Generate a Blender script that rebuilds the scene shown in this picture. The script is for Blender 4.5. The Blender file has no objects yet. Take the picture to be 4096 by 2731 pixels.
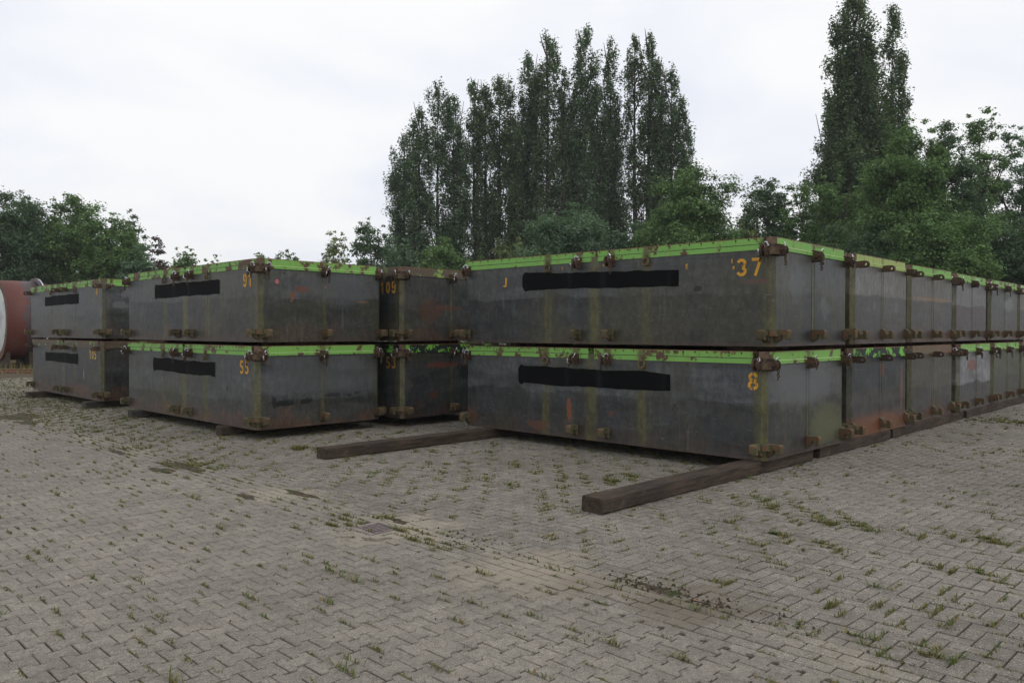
import bpy, math, random
import numpy as np
from mathutils import Matrix, Vector, Euler

rnd = random.Random(7)
rng = np.random.default_rng(11)
sc = bpy.context.scene
COL = sc.collection

# ------------------------------------------------------------------ camera
CAM_Z = 1.563
F_PX, PITCH, ROLL = 3189.8, 0.0133, 0.0016
cam = bpy.data.cameras.new('camera')
cam.sensor_width = 36.0
cam.lens = F_PX / 4096 * 36
cam.clip_end = 2000
cam.clip_start = 0.05
cam_ob = bpy.data.objects.new('camera', cam)
COL.objects.link(cam_ob)
cam_ob.location = (0, 0, CAM_Z)
cam_ob.rotation_euler = (Matrix.Rotation(math.pi / 2 - PITCH, 3, 'X') @ Matrix.Rotation(ROLL, 3, 'Z')).to_euler()
sc.camera = cam_ob

# ------------------------------------------------------------------ sky and sun (bright overcast)
SUN_EL, SUN_AZ = math.radians(52), math.radians(128)      # azimuth clockwise from +Y
world = bpy.data.worlds.new('World')
sc.world = world
world.use_nodes = True
wn, wl = world.node_tree.nodes, world.node_tree.links
wn.clear()
sky = wn.new('ShaderNodeTexSky')
sky.sky_type = 'NISHITA'
sky.sun_disc = False
sky.sun_elevation = SUN_EL
sky.sun_rotation = SUN_AZ
bg_sky = wn.new('ShaderNodeBackground')
bg_sky.inputs['Strength'].default_value = 0.1
wl.new(sky.outputs[0], bg_sky.inputs[0])
tc = wn.new('ShaderNodeTexCoord')
sep = wn.new('ShaderNodeSeparateXYZ')
wl.new(tc.outputs['Generated'], sep.inputs[0])
# flat cloud sheet seen from below: project the view direction on a plane
den = wn.new('ShaderNodeMath'); den.operation = 'ADD'; den.inputs[1].default_value = 0.25
wl.new(sep.outputs[2], den.inputs[0])
vd = wn.new('ShaderNodeVectorMath'); vd.operation = 'DIVIDE'
cmb = wn.new('ShaderNodeCombineXYZ')
for i in range(3):
    wl.new(den.outputs[0], cmb.inputs[i])
wl.new(tc.outputs['Generated'], vd.inputs[0]); wl.new(cmb.outputs[0], vd.inputs[1])
nz = wn.new('ShaderNodeTexNoise')
nz.inputs['Scale'].default_value = 1.3
nz.inputs['Detail'].default_value = 5
nz.inputs['Roughness'].default_value = 0.5
nz.inputs['Distortion'].default_value = 0.4
wl.new(vd.outputs[0], nz.inputs['Vector'])
cr = wn.new('ShaderNodeValToRGB')
cr.color_ramp.elements[0].position = 0.36
cr.color_ramp.elements[0].color = (0.835, 0.865, 0.95, 1)
cr.color_ramp.elements[1].position = 0.60
cr.color_ramp.elements[1].color = (1.0, 1.0, 1.0, 1)
e = cr.color_ramp.elements.new(0.48); e.color = (0.915, 0.935, 0.985, 1)
wl.new(nz.outputs[0], cr.inputs[0])
bg_cl = wn.new('ShaderNodeBackground')
bg_cl.inputs['Strength'].default_value = 1.05
wl.new(cr.outputs[0], bg_cl.inputs[0])
mx = wn.new('ShaderNodeMixShader')
mx.inputs[0].default_value = 0.95
wl.new(bg_sky.outputs[0], mx.inputs[1]); wl.new(bg_cl.outputs[0], mx.inputs[2])
wo = wn.new('ShaderNodeOutputWorld')
wl.new(mx.outputs[0], wo.inputs[0])

sd = bpy.data.lights.new('sun', 'SUN')
sd.energy = 0.55
sd.angle = math.radians(25)
sd.color = (1.0, 0.96, 0.9)
sun = bpy.data.objects.new('sun', sd)
COL.objects.link(sun)
sdir = Vector((math.sin(SUN_AZ) * math.cos(SUN_EL), math.cos(SUN_AZ) * math.cos(SUN_EL), math.sin(SUN_EL)))
sun.rotation_euler = sdir.to_track_quat('Z', 'Y').to_euler()
sun.location = (0, 0, 40)

sc.view_settings.view_transform = 'Standard'
sc.view_settings.look = 'None'
sc.view_settings.exposure = 0.0
sc.view_settings.gamma = 1.0
sc.view_settings.use_curve_mapping = False


# ------------------------------------------------------------------ helpers: tagging
def tag(o, label=None, cat=None, group=None, kind=None):
    if label: o['label'] = label
    if cat: o['category'] = cat
    if group: o['group'] = group
    if kind: o['kind'] = kind
    return o


def empty(name, loc=(0, 0, 0), rz=0.0):
    o = bpy.data.objects.new(name, None)
    o.empty_display_size = 0.2
    COL.objects.link(o)
    o.location = loc
    o.rotation_euler = (0, 0, rz)
    return o


def inst(name, mesh, parent=None, loc=(0, 0, 0), rot=(0, 0, 0), scl=(1, 1, 1)):
    o = bpy.data.objects.new(name, mesh)
    COL.objects.link(o)
    o.parent = parent
    o.location = loc
    o.rotation_euler = rot
    o.scale = scl
    return o


class MB:
    """collects shapes and turns them into one mesh"""
    def __init__(s):
        s.v, s.f, s.m = [], [], []
        s.mi = 0

    def add(s, vs, fs, M=None):
        b = len(s.v)
        if M is not None:
            vs = [tuple(M @ Vector(q)) for q in vs]
        s.v += [tuple(q) for q in vs]
        s.f += [tuple(i + b for i in f) for f in fs]
        s.m += [s.mi] * len(fs)

    def box(s, x0, x1, y0, y1, z0, z1, M=None):
        s.add([(x0, y0, z0), (x1, y0, z0), (x1, y1, z0), (x0, y1, z0), (x0, y0, z1), (x1, y0, z1), (x1, y1, z1), (x0, y1, z1)],
              [(0, 3, 2, 1), (4, 5, 6, 7), (0, 1, 5, 4), (1, 2, 6, 5), (2, 3, 7, 6), (3, 0, 4, 7)], M)

    def prism(s, out, z0, z1, M=None):
        n = len(out)
        s.add([(x, y, z0) for x, y in out] + [(x, y, z1) for x, y in out],
              [tuple(range(n))[::-1], tuple(range(n, 2 * n))] + [(i, (i + 1) % n, n + (i + 1) % n, n + i) for i in range(n)], M)

    def cyl(s, p, q, r, n=10, r2=None):
        p, q = Vector(p), Vector(q)
        r2 = r if r2 is None else r2
        R = (q - p).to_track_quat('Z', 'Y').to_matrix()
        vs = []
        for c, rr in ((p, r), (q, r2)):
            for k in range(n):
                a = 2 * math.pi * k / n
                vs.append(c + R @ Vector((rr * math.cos(a), rr * math.sin(a), 0)))
        s.add(vs, [tuple(range(n))[::-1], tuple(range(n, 2 * n))] + [(i, (i + 1) % n, n + (i + 1) % n, n + i) for i in range(n)])

    def tube(s, pts, rad, n=8):
        pts = [Vector(p) for p in pts]
        rings = []
        for i, p in enumerate(pts):
            d = (pts[min(i + 1, len(pts) - 1)] - pts[max(i - 1, 0)]).normalized()
            R = d.to_track_quat('Z', 'Y').to_matrix()
            r = rad[i] if hasattr(rad, '__len__') else rad
            rings.append([p + R @ Vector((r * math.cos(2 * math.pi * k / n), r * math.sin(2 * math.pi * k / n), 0)) for k in range(n)])
        vs = [v for rg in rings for v in rg]
        fs = [(i * n + k, i * n + (k + 1) % n, (i + 1) * n + (k + 1) % n, (i + 1) * n + k) for i in range(len(pts) - 1) for k in range(n)]
        fs += [tuple(range(n))[::-1], tuple((len(pts) - 1) * n + k for k in range(n))]
        s.add(vs, fs)

    def torus(s, R, r, M=None, n=14, m=6, sx=1.0, sy=1.0):
        vs, fs = [], []
        for i in range(n):
            a = 2 * math.pi * i / n
            for j in range(m):
                b = 2 * math.pi * j / m
                q = R + r * math.cos(b)
                vs.append((q * math.cos(a) * sx, q * math.sin(a) * sy, r * math.sin(b)))
        for i in range(n):
            for j in range(m):
                fs.append((i * m + j, ((i + 1) % n) * m + j, ((i + 1) % n) * m + (j + 1) % m, i * m + (j + 1) % m))
        s.add(vs, fs, M)

    def mesh(s, name, mats, smooth=False):
        me = bpy.data.meshes.new(name)
        me.from_pydata(s.v, [], s.f)
        for mt in (mats if isinstance(mats, (list, tuple)) else [mats]):
            me.materials.append(mt)
        if any(s.m):
            me.polygons.foreach_set('material_index', s.m)
        if smooth:
            me.polygons.foreach_set('use_smooth', [True] * len(me.polygons))
        me.update()
        return me

    def build(s, name, mats, parent=None, smooth=False, **k):
        return inst(name, s.mesh(name, mats, smooth), parent, **k)


def mesh_np(name, V, Fq, mats, k=4, matidx=None, smooth=False):
    """V (n,3), Fq (m,k) equal-size faces"""
    me = bpy.data.meshes.new(name)
    me.vertices.add(len(V)); me.vertices.foreach_set('co', np.ascontiguousarray(V, dtype=np.float32).ravel())
    me.loops.add(Fq.size); me.loops.foreach_set('vertex_index', np.ascontiguousarray(Fq, dtype=np.int32).ravel())
    me.polygons.add(len(Fq)); me.polygons.foreach_set('loop_start', np.arange(0, Fq.size, k, dtype=np.int32))
    for m in (mats if isinstance(mats, (list, tuple)) else [mats]):
        me.materials.append(m)
    if matidx is not None:
        me.polygons.foreach_set('material_index', matidx.astype(np.int32))
    if smooth:
        me.polygons.foreach_set('use_smooth', np.ones(len(Fq), bool))
    me.update(calc_edges=True)
    me.validate()
    return me


# ------------------------------------------------------------------ helpers: node expressions
class S:
    """socket with arithmetic"""
    def __init__(s, g, k): s.g, s.k = g, k
    def _m(s, op, o=None, c=None, clamp=False): return s.g.math(op, s, o, c, clamp)
    def __add__(s, o): return s._m('ADD', o)
    def __radd__(s, o): return s._m('ADD', o)
    def __sub__(s, o): return s._m('SUBTRACT', o)
    def __rsub__(s, o): return s.g.math('SUBTRACT', o, s)
    def __mul__(s, o): return s._m('MULTIPLY', o)
    def __rmul__(s, o): return s._m('MULTIPLY', o)
    def __truediv__(s, o): return s._m('DIVIDE', o)
    def abs(s): return s._m('ABSOLUTE')
    def gt(s, o): return s._m('GREATER_THAN', o)
    def lt(s, o): return s._m('LESS_THAN', o)
    def max(s, o): return s._m('MAXIMUM', o)
    def min(s, o): return s._m('MINIMUM', o)
    def sat(s): return s.g.math('ADD', s, 0.0, None, True)
    def fract(s): return s._m('FRACT')
    def pow(s, o): return s._m('POWER', o)


class G:
    def __init__(s, name):
        s.mat = bpy.data.materials.new(name)
        s.mat.use_nodes = True
        s.t = s.mat.node_tree
        s.t.nodes.clear()
        s._tc = None

    def node(s, kind): return s.t.nodes.new(kind)

    def put(s, sock, v):
        if isinstance(v, S): s.t.links.new(v.k, sock)
        elif v is not None:
            if isinstance(v, tuple) and len(v) == 3 and sock.type == 'RGBA': v = (*v, 1)
            sock.default_value = v

    def math(s, op, a, b=None, c=None, clamp=False):
        n = s.node('ShaderNodeMath'); n.operation = op; n.use_clamp = clamp
        s.put(n.inputs[0], a); s.put(n.inputs[1], b); s.put(n.inputs[2], c)
        return S(s, n.outputs[0])

    def smooth(s, x, a, b):
        n = s.node('ShaderNodeMapRange'); n.interpolation_type = 'SMOOTHSTEP'
        s.put(n.inputs[0], x); s.put(n.inputs[1], a); s.put(n.inputs[2], b)
        n.inputs[3].default_value = 0; n.inputs[4].default_value = 1
        return S(s, n.outputs[0])

    def obj(s):
        n = s.node('ShaderNodeTexCoord'); return S(s, n.outputs['Object'])

    def pos(s):
        n = s.node('ShaderNodeNewGeometry'); return S(s, n.outputs['Position'])

    def island(s):
        n = s.node('ShaderNodeNewGeometry'); o = s.node('ShaderNodeObjectInfo')
        return (S(s, n.outputs['Random Per Island']) + S(s, o.outputs['Random'])).fract()

    def objrand(s):
        o = s.node('ShaderNodeObjectInfo'); return S(s, o.outputs['Random'])

    def xyz(s, v):
        n = s.node('ShaderNodeSeparateXYZ'); s.put(n.inputs[0], v)
        return [S(s, o) for o in n.outputs]

    def vec(s, x, y, z):
        n = s.node('ShaderNodeCombineXYZ')
        for i, q in enumerate((x, y, z)): s.put(n.inputs[i], q)
        return S(s, n.outputs[0])

    def scale(s, v, k):
        n = s.node('ShaderNodeVectorMath'); n.operation = 'MULTIPLY'
        s.put(n.inputs[0], v); n.inputs[1].default_value = k if isinstance(k, tuple) else (k, k, k)
        return S(s, n.outputs[0])

    def shift(s, v, k):
        n = s.node('ShaderNodeVectorMath'); n.operation = 'ADD'
        s.put(n.inputs[0], v); s.put(n.inputs[1], k)
        return S(s, n.outputs[0])

    def noise(s, v, scale=1.0, detail=3, rough=0.55, dist=0.0, color=False):
        n = s.node('ShaderNodeTexNoise')
        s.put(n.inputs['Vector'], v)
        n.inputs['Scale'].default_value = scale; n.inputs['Detail'].default_value = detail
        n.inputs['Roughness'].default_value = rough; n.inputs['Distortion'].default_value = dist
        return S(s, n.outputs[1 if color else 0])

    def voronoi(s, v, scale=1.0, out='Distance', rnd_=1.0):
        n = s.node('ShaderNodeTexVoronoi'); s.put(n.inputs['Vector'], v)
        n.inputs['Scale'].default_value = scale; n.inputs['Randomness'].default_value = rnd_
        return S(s, n.outputs[out])

    def mix(s, f, a, b):
        n = s.node('ShaderNodeMix'); n.data_type = 'RGBA'
        s.put(n.inputs[0], f); s.put(n.inputs[6], a); s.put(n.inputs[7], b)
        return S(s, n.outputs[2])

    def mul(s, a, f):
        """colour times value"""
        n = s.node('ShaderNodeMix'); n.data_type = 'RGBA'; n.blend_type = 'MULTIPLY'
        n.inputs[0].default_value = 1
        s.put(n.inputs[6], a)
        if isinstance(f, S) and f.k.type == 'VALUE':
            c = s.node('ShaderNodeCombineColor')
            for i in range(3): s.put(c.inputs[i], f)
            f = S(s, c.outputs[0])
        s.put(n.inputs[7], f)
        return S(s, n.outputs[2])

    def bump(s, h, strength=0.3, dist=0.01):
        n = s.node('ShaderNodeBump'); n.inputs['Strength'].default_value = strength
        n.inputs['Distance'].default_value = dist; s.put(n.inputs['Height'], h)
        return S(s, n.outputs[0])

    def out(s, col, rough=0.7, spec=0.5, metal=0.0, nrm=None, alpha=None, trans=None):
        b = s.node('ShaderNodeBsdfPrincipled')
        s.put(b.inputs['Base Color'], col); s.put(b.inputs['Roughness'], rough)
        s.put(b.inputs['Metallic'], metal); b.inputs['Specular IOR Level'].default_value = spec
        if nrm is not None: s.put(b.inputs['Normal'], nrm)
        if alpha is not None: s.put(b.inputs['Alpha'], alpha)
        sh = b.outputs[0]
        if trans is not None:
            t = s.node('ShaderNodeBsdfTranslucent'); s.put(t.inputs[0], trans)
            m = s.node('ShaderNodeMixShader'); m.inputs[0].default_value = 0.42
            s.t.links.new(sh, m.inputs[1]); s.t.links.new(t.outputs[0], m.inputs[2]); sh = m.outputs[0]
        o = s.node('ShaderNodeOutputMaterial'); s.t.links.new(sh, o.inputs[0])
        return s.mat


# ------------------------------------------------------------------ photo ray -> ground point (real positions)
def up(u, v, z=0.0):
    X = (u - 2048) / F_PX; Y = (v - 1365.5) / F_PX
    c, s_ = math.cos(-ROLL), math.sin(-ROLL)
    X, Y = X * c - Y * s_, X * s_ + Y * c
    dy = math.cos(PITCH) - Y * math.sin(PITCH); dz = -math.sin(PITCH) - Y * math.cos(PITCH)
    t = (z - CAM_Z) / dz
    return X * t, dy * t


def proj(x, y, z=0.0):
    z = z - CAM_Z
    d = y * math.cos(PITCH) - z * math.sin(PITCH); v = z * math.cos(PITCH) + y * math.sin(PITCH)
    return 2048 + F_PX * x / d, 1365.5 - F_PX * v / d


Q = math.sqrt(0.5)
C0 = 5.08                       # yard joint line: x + y = C0


# ================================================================== MATERIALS: ground
def yard_stains(g, p, col):
    """sand, mud and moss with shapes of their own, lying on the paving"""
    x, y, z = g.xyz(p)
    c = x + y
    big = g.noise(p, 0.45, 4, 0.6)
    mid = g.noise(p, 2.2, 4, 0.65)
    col = g.mul(col, g.smooth(big, 0.25, 0.75) * 0.30 + 0.84)
    col = g.mul(col, g.smooth(g.noise(p, 5.5, 5, 0.75), 0.3, 0.7) * 0.34 + 0.83)
    wob = (mid - 0.5) * 0.9
    sand = g.smooth((c - (C0 + 0.33) + wob).abs(), 0.42, 0.05) * g.smooth(g.noise(p, 1.1, 3), 0.42, 0.62)
    col = g.mix(sand * 0.28, col, (0.37, 0.32, 0.245))
    for (a, b, r, k, cc) in ((-0.82, 6.3, 0.62, 0.45, (0.40, 0.35, 0.27)), (0.15, 5.15, 0.6, 0.5, (0.36, 0.30, 0.22)), (-2.2, 7.6, 0.5, 0.4, (0.38, 0.33, 0.24)),
                             (1.05, 4.55, 0.5, 0.75, (0.14, 0.115, 0.085)), (0.5, 4.9, 0.35, 0.5, (0.16, 0.13, 0.10)), (0.0, 5.0, 0.9, 0.15, (0.22, 0.195, 0.155))):
        d = ((x - a) * (x - a) + (y - b) * (y - b)).pow(0.5)
        mk = g.smooth(d + (mid - 0.5) * r * 2.2, r, r * 0.25)
        col = g.mix(mk * k, col, cc)
    return col


g = G('paver_concrete')
p = g.pos()
isl = g.island()
sp = g.noise(p, 210, 3, 0.75)
base = g.mix(g.smooth(sp, 0.40, 0.60), (0.122, 0.108, 0.088), (0.300, 0.268, 0.222))
base = g.mul(base, g.smooth(g.noise(p, 38, 4, 0.75), 0.35, 0.65) * 0.30 + 0.85)
base = g.mul(base, isl * 0.16 + 0.92)
base = g.mix(g.smooth(g.noise(p, 9, 5, 0.7), 0.52, 0.72) * 0.35, base, (0.17, 0.145, 0.115))
base = yard_stains(g, p, base)
M_HP = g.out(base, 0.85, 0.3, nrm=g.bump(g.noise(p, 180, 3, 0.7), 0.5, 0.003))

g = G('brick_concrete')
p = g.pos()
isl = g.island()
sp = g.noise(p, 190, 3, 0.75)
base = g.mix(g.smooth(sp, 0.40, 0.60), (0.104, 0.092, 0.075), (0.276, 0.247, 0.205))
base = g.mul(base, g.smooth(g.noise(p, 38, 4, 0.75), 0.35, 0.65) * 0.30 + 0.85)
base = g.mul(base, isl * 0.20 + 0.90)
spk = g.voronoi(p, 80)
base = g.mix(g.smooth(spk, 0.26, 0.14) * g.smooth(g.noise(p, 60, 1), 0.45, 0.55), base, (0.62, 0.60, 0.55))
base = g.mix(g.smooth(g.noise(p, 9, 5, 0.7), 0.52, 0.72) * 0.3, base, (0.17, 0.145, 0.115))
base = yard_stains(g, p, base)
M_BR = g.out(base, 0.85, 0.3, nrm=g.bump(g.noise(p, 180, 3, 0.7), 0.6, 0.003))

g = G('joint_sand')
p = g.pos()
base = g.mix(g.smooth(g.noise(p, 14, 5, 0.7), 0.35, 0.7), (0.062, 0.047, 0.032), (0.140, 0.110, 0.076))
base = g.mix(g.smooth(g.noise(p, 1.7, 4, 0.6), 0.5, 0.66) * 0.55, base, (0.07, 0.085, 0.028))
M_JOINT = g.out(base, 0.95, 0.1, nrm=g.bump(g.noise(p, 90, 4, 0.7), 0.8, 0.006))

g = G('soil')
p = g.pos()
base = g.mix(g.smooth(g.noise(p, 25, 5, 0.75), 0.35, 0.7), (0.055, 0.04, 0.028), (0.15, 0.12, 0.082))
base = g.mix(g.smooth(g.noise(p, 5, 4, 0.6), 0.5, 0.62) * 0.75, base, (0.055, 0.075, 0.02))
M_SOIL = g.out(base, 0.92, 0.2, nrm=g.bump(g.noise(p, 60, 5, 0.75), 1.0, 0.02))

g = G('grass_blade')
isl = g.island()
p = g.pos()
c = g.mix(isl, (0.08, 0.12, 0.028), (0.19, 0.215, 0.06))
c = g.mix(g.smooth(isl, 0.62, 0.7), c, (0.28, 0.22, 0.09))
c = g.mix(g.smooth(g.noise(p, 1.4, 2), 0.45, 0.65) * 0.5, c, (0.15, 0.14, 0.045))
M_GRASS = g.out(c, 0.6, 0.3, trans=c)

# ================================================================== GROUND
mb = MB()
mb.add([(-400, -60, -0.013), (400, -60, -0.013), (400, 700, -0.013), (-400, 700, -0.013)], [(0, 1, 2, 3)])
ground = mb.build('ground', M_JOINT)
tag(ground, kind='structure')

paving = empty('paving')
tag(paving, kind='structure')


def in_view(x, y):
    if y < 2.6 or y > 31: return False
    u = 2048 + F_PX * x / y
    if u < -420 or u > 4520: return False
    if y > 15.5 and 750 < u < 3750 : return False
    if y > 20 and u > 3750: return False
    return True


def stone_mesh(name, out, bev=0.006, th=0.03, mat=None):
    n = len(out)
    A = np.array(out)
    cen = A.mean(0)
    inner = []
    for i in range(n):                                   # inset towards the inside along the vertex normal
        a, b, c = A[i - 1], A[i], A[(i + 1) % n]
        d1 = (b - a) / np.linalg.norm(b - a); d2 = (c - b) / np.linalg.norm(c - b)
        nn = np.array([-(d1 + d2)[1], (d1 + d2)[0]]); nn /= np.linalg.norm(nn)
        inner.append(b + nn * bev)
    V = [(x, y, -th) for x, y in out] + [(x, y, -bev * 0.7) for x, y in out] + [(x, y, 0) for x, y in inner]
    F = [tuple(range(2 * n, 3 * n))] + [(i, (i + 1) % n, n + (i + 1) % n, n + i) for i in range(n)] \
        + [(n + i, n + (i + 1) % n, 2 * n + (i + 1) % n, 2 * n + i) for i in range(n)]
    me = bpy.data.meshes.new(name); me.from_pydata(V, [], F); me.materials.append(mat); me.update()
    return me, V, F


def lay(kind_name, out, mat, places, limit, bev):
    """places: x, y, angle. nearest ones are single stones, the rest one joined part"""
    me, V, F = stone_mesh(kind_name, out, bev, mat=mat)
    places = sorted(places, key=lambda q: q[1] + 0.02 * abs(q[0]))
    V = np.array(V); nv = len(V)
    bv, bf = [], []
    for i, (x, y, a) in enumerate(places):
        dz = rnd.gauss(0, 0.0016) + 0.0025 * math.sin(x * 1.7 + y * 1.3) ; tx, ty = rnd.gauss(0, 0.007), rnd.gauss(0, 0.007)
        aj = a + rnd.gauss(0, 0.009); x += rnd.gauss(0, 0.0011); y += rnd.gauss(0, 0.0011)
        if i < limit:
            inst(kind_name, me, paving, (x, y, dz), (tx, ty, aj))
        else:
            R = np.array(Euler((tx, ty, aj)).to_matrix())
            bv.append(V @ R.T + np.array((x, y, dz)))
            bf.append(len(bv) - 1)
    if bv:
        m2 = bpy.data.meshes.new(kind_name + '_field')
        allv = np.concatenate(bv)
        loops, starts, tot = [], [], 0
        fl = np.concatenate([np.array(f) for f in F]); ln = np.array([len(f) for f in F])
        L = (fl[None, :] + (np.arange(len(bv)) * nv)[:, None]).ravel()
        st = np.concatenate(([0], np.cumsum(np.tile(ln, len(bv)))[:-1]))
        m2.vertices.add(len(allv)); m2.vertices.foreach_set('co', allv.astype(np.float32).ravel())
        m2.loops.add(len(L)); m2.loops.foreach_set('vertex_index', L.astype(np.int32))
        m2.polygons.add(len(st)); m2.polygons.foreach_set('loop_start', st.astype(np.int32))
        m2.materials.append(mat); m2.update(calc_edges=True); m2.validate()
        o = inst(kind_name + '_field', m2, paving)
        tag(o, kind='stuff')
    return len(places)


# axes of the yard: e1 along the joint line (to the left and back), e2 to the right and back
e1 = np.array((-Q, Q)); e2 = np.array((Q, Q))
O = e2 * (C0 * Q)                # point of the joint line nearest the world origin
BW = 0.0905                      # brick width (half its length)
joints = []                      # where grass can root: x, y, direction angle, zone


def keep_drain(P, r):
    d = P - np.array((-1.08, 6.27))
    return max(abs(d @ e1), abs(d @ e2)) > r


# gutter: four stretcher courses
pl = []
for r in range(4):
    for k in range(-30, 200):
        P = O + e1 * ((k + 0.5 * (r % 2) + 0.13 * r) * 2 * BW) + e2 * ((r + 0.5) * BW)
        if in_view(*P) and keep_drain(P, 0.19):
            pl.append((P[0], P[1], math.radians(135)))
            joints.append((P[0] + e2[0] * BW / 2, P[1] + e2[1] * BW / 2, 135, 1))
h, w = BW - 0.0040, BW / 2 - 0.0040
brick_out = [(-h, -w), (h, -w), (h, w), (-h, w)]
lay('gutter_brick', brick_out, M_BR, pl, 300, 0.0045)

# herringbone field
pl = []; half_b = []
for j in range(0, 330):
    for i in range(-260, 330):
        k = (i - j) % 4
        a0 = e1 * (i * BW) + e2 * ((4 + j) * BW) + O
        if k == 0:
            P = a0 + e1 * BW + e2 * (BW / 2); ang = 135
        elif k == 3:
            P = a0 + e1 * (BW / 2) + e2 * BW; ang = 45
        elif k == 2 and j == 0:
            P = a0 + (e1 + e2) * (BW / 2)
            if in_view(*P): half_b.append((P[0], P[1], math.radians(45)))
            continue
        else:
            continue
        if in_view(*P) and keep_drain(P, 0.19):
            pl.append((P[0], P[1], math.radians(ang)))
            joints.append((P[0] + (e2[0] if ang == 135 else e1[0]) * BW / 2, P[1] + (e2[1] if ang == 135 else e1[1]) * BW / 2, ang, 2))
NB = lay('paving_brick', brick_out, M_BR, pl, 300, 0.0045)

lay('half_brick', [(-w, -w), (w, -w), (w, w), (-w, w)], M_BR, half_b, 300, 0.0045)

# interlocking bone-shaped stones in front of the joint line
HL, HP = 0.174, 0.128
gp = 0.0034
a, b = HL / 2 - gp, HP / 2
gw = 0.0048
wo_, wi_ = b + 0.0155 - gw, b - 0.0155 - gw
h_out = [(-a, -wo_), (-a * 0.56, -wo_), (-a * 0.36, -wi_), (a * 0.36, -wi_), (a * 0.56, -wo_), (a, -wo_),
         (a, wo_), (a * 0.56, wo_), (a * 0.36, wi_), (-a * 0.36, wi_), (-a * 0.56, wo_), (-a, wo_)]
pl, edge = [], []
ca, sa = math.cos(math.radians(45)), math.sin(math.radians(45))
for r in range(-60, 260):
    for k in range(-170, 1):
        off = 0.5 * (r % 2)
        P = O + e1 * ((r + 0.3) * HP) + e2 * ((k - 0.5 + off) * HL)
        if off and k == 0:
            edge.append((P - e2 * HL * 0.25)); continue
        if in_view(*P):
            pl.append((P[0], P[1], math.radians(45)))
            joints.append((P[0] + e2[0] * HL / 2, P[1] + e2[1] * HL / 2, 135, 0))
NH = lay('interlocking_paver', h_out, M_HP, pl, 300, 0.005)
half = [(-a / 2, -wi_), (-a * 0.5 + a * 0.30, -wi_), (-a * 0.5 + a * 0.56, -wo_), (a / 2, -wo_), (a / 2, wo_), (-a * 0.5 + a * 0.56, wo_), (-a * 0.5 + a * 0.30, wi_), (-a / 2, wi_)]
half_ = half
lay('half_paver', half_, M_HP, [(q[0], q[1], math.radians(45)) for q in edge if in_view(*q)], 300, 0.005)


# ------------------------------------------------------------------ grass in the joints
def vnoise(x, y, s, seed=0):
    xi, yi = np.floor(x * s), np.floor(y * s); fx, fy = x * s - xi, y * s - yi
    def hsh(a_, b_): 
        q = np.sin(a_ * 127.1 + b_ * 311.7 + seed * 17.3) * 43758.5453
        return q - np.floor(q)
    fx, fy = fx * fx * (3 - 2 * fx), fy * fy * (3 - 2 * fy)
    return (hsh(xi, yi) * (1 - fx) + hsh(xi + 1, yi) * fx) * (1 - fy) + (hsh(xi, yi + 1) * (1 - fx) + hsh(xi + 1, yi + 1) * fx) * fy


J = np.array(joints)
den_ = vnoise(J[:, 0], J[:, 1], 0.7) * 0.6 + vnoise(J[:, 0], J[:, 1], 2.3, 3) * 0.4
prob = np.where(J[:, 3] == 0, 0.20 + 0.5 * np.clip(den_ - 0.42, 0, 1), 0.24 + 0.9 * np.clip(den_ - 0.40, 0, 1))
cc = J[:, 0] + J[:, 1]
prob += 0.10 * np.exp(-((cc - C0 - 0.5) / 0.25) ** 2)
uu = 2048 + F_PX * J[:, 0] / J[:, 1]
prob = np.where((uu > 3300) & (J[:, 1] > 5.4), prob * 0.45, prob)
prob = np.where((J[:, 0] > 3.0) & (J[:, 1] < 5.5), prob * 0.6, prob)
prob = np.where((J[:, 0] < -3.2) & (cc > C0 - 1.2) & (J[:, 3] > 0), prob * 1.5, prob)
pick = rng.random(len(J)) < prob
tufts = [(q[0] + rng.normal(0, 0.012), q[1] + rng.normal(0, 0.012), q[2], min(1.7, 0.30 + rng.gamma(1.5, 0.24))) for q in J[pick]]
# clumps the photograph shows: px, py, number, spread, size
for (u, v, n_, sx, sz) in ((3010, 1995, 16, 0.16, 0.9), (3180, 2040, 26, 0.22, 0.9), (3350, 2090, 34, 0.26, 1.0), (3420, 2105, 14, 0.1, 1.2), (3330, 2190, 16, 0.16, 0.9), (3900, 2160, 30, 0.16, 1.1),
                           (3860, 2290, 16, 0.11, 0.9), (1610, 2130, 8, 0.06, 1.2), (1680, 2150, 8, 0.09, 1.3), (1760, 2165, 7, 0.10, 1.1), (1830, 2185, 6, 0.10, 0.9), (1535, 2080, 8, 0.05, 1.1),
                           (1200, 1795, 26, 0.10, 1.7), (820, 1862, 30, 0.22, 1.2), (720, 1868, 18, 0.25, 0.9), (2430, 1925, 18, 0.16, 1.2), (2540, 1910, 14, 0.14, 1.1), (3100, 2135, 10, 0.08, 1.2),
                           (4060, 1690, 70, 0.5, 1.6), (3960, 1680, 20, 0.4, 1.2), (1390, 2080, 12, 0.12, 1.0), (2700, 1985, 10, 0.2, 1.0), (240, 1640, 40, 1.0, 1.1), (3530, 2440, 6, 0.04, 0.9), (3560, 2590, 14, 0.1, 1.0), (3800, 2620, 10, 0.1, 1.0), (500, 1700, 60, 1.1, 1.0), (150, 1655, 50, 1.2, 1.1),
                           (1360, 2105, 10, 0.06, 1.0), (3350, 2430, 6, 0.05, 1.1), (2900, 2330, 8, 0.12, 0.9)):
    X0, Y0 = up(u, v)
    for _ in range(n_):
        t = rng.normal(0, sx); s2 = rng.normal(0, sx * 0.5)
        q = np.array((X0, Y0)) + e1 * t + e2 * s2
        jn = J[np.argmin((J[:, 0] - q[0]) ** 2 + (J[:, 1] - q[1]) ** 2)]
        tufts.append((jn[0] + rng.normal(0, 0.014), jn[1] + rng.normal(0, 0.014), jn[2], sz * rng.uniform(0.35, 1.1)))
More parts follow.
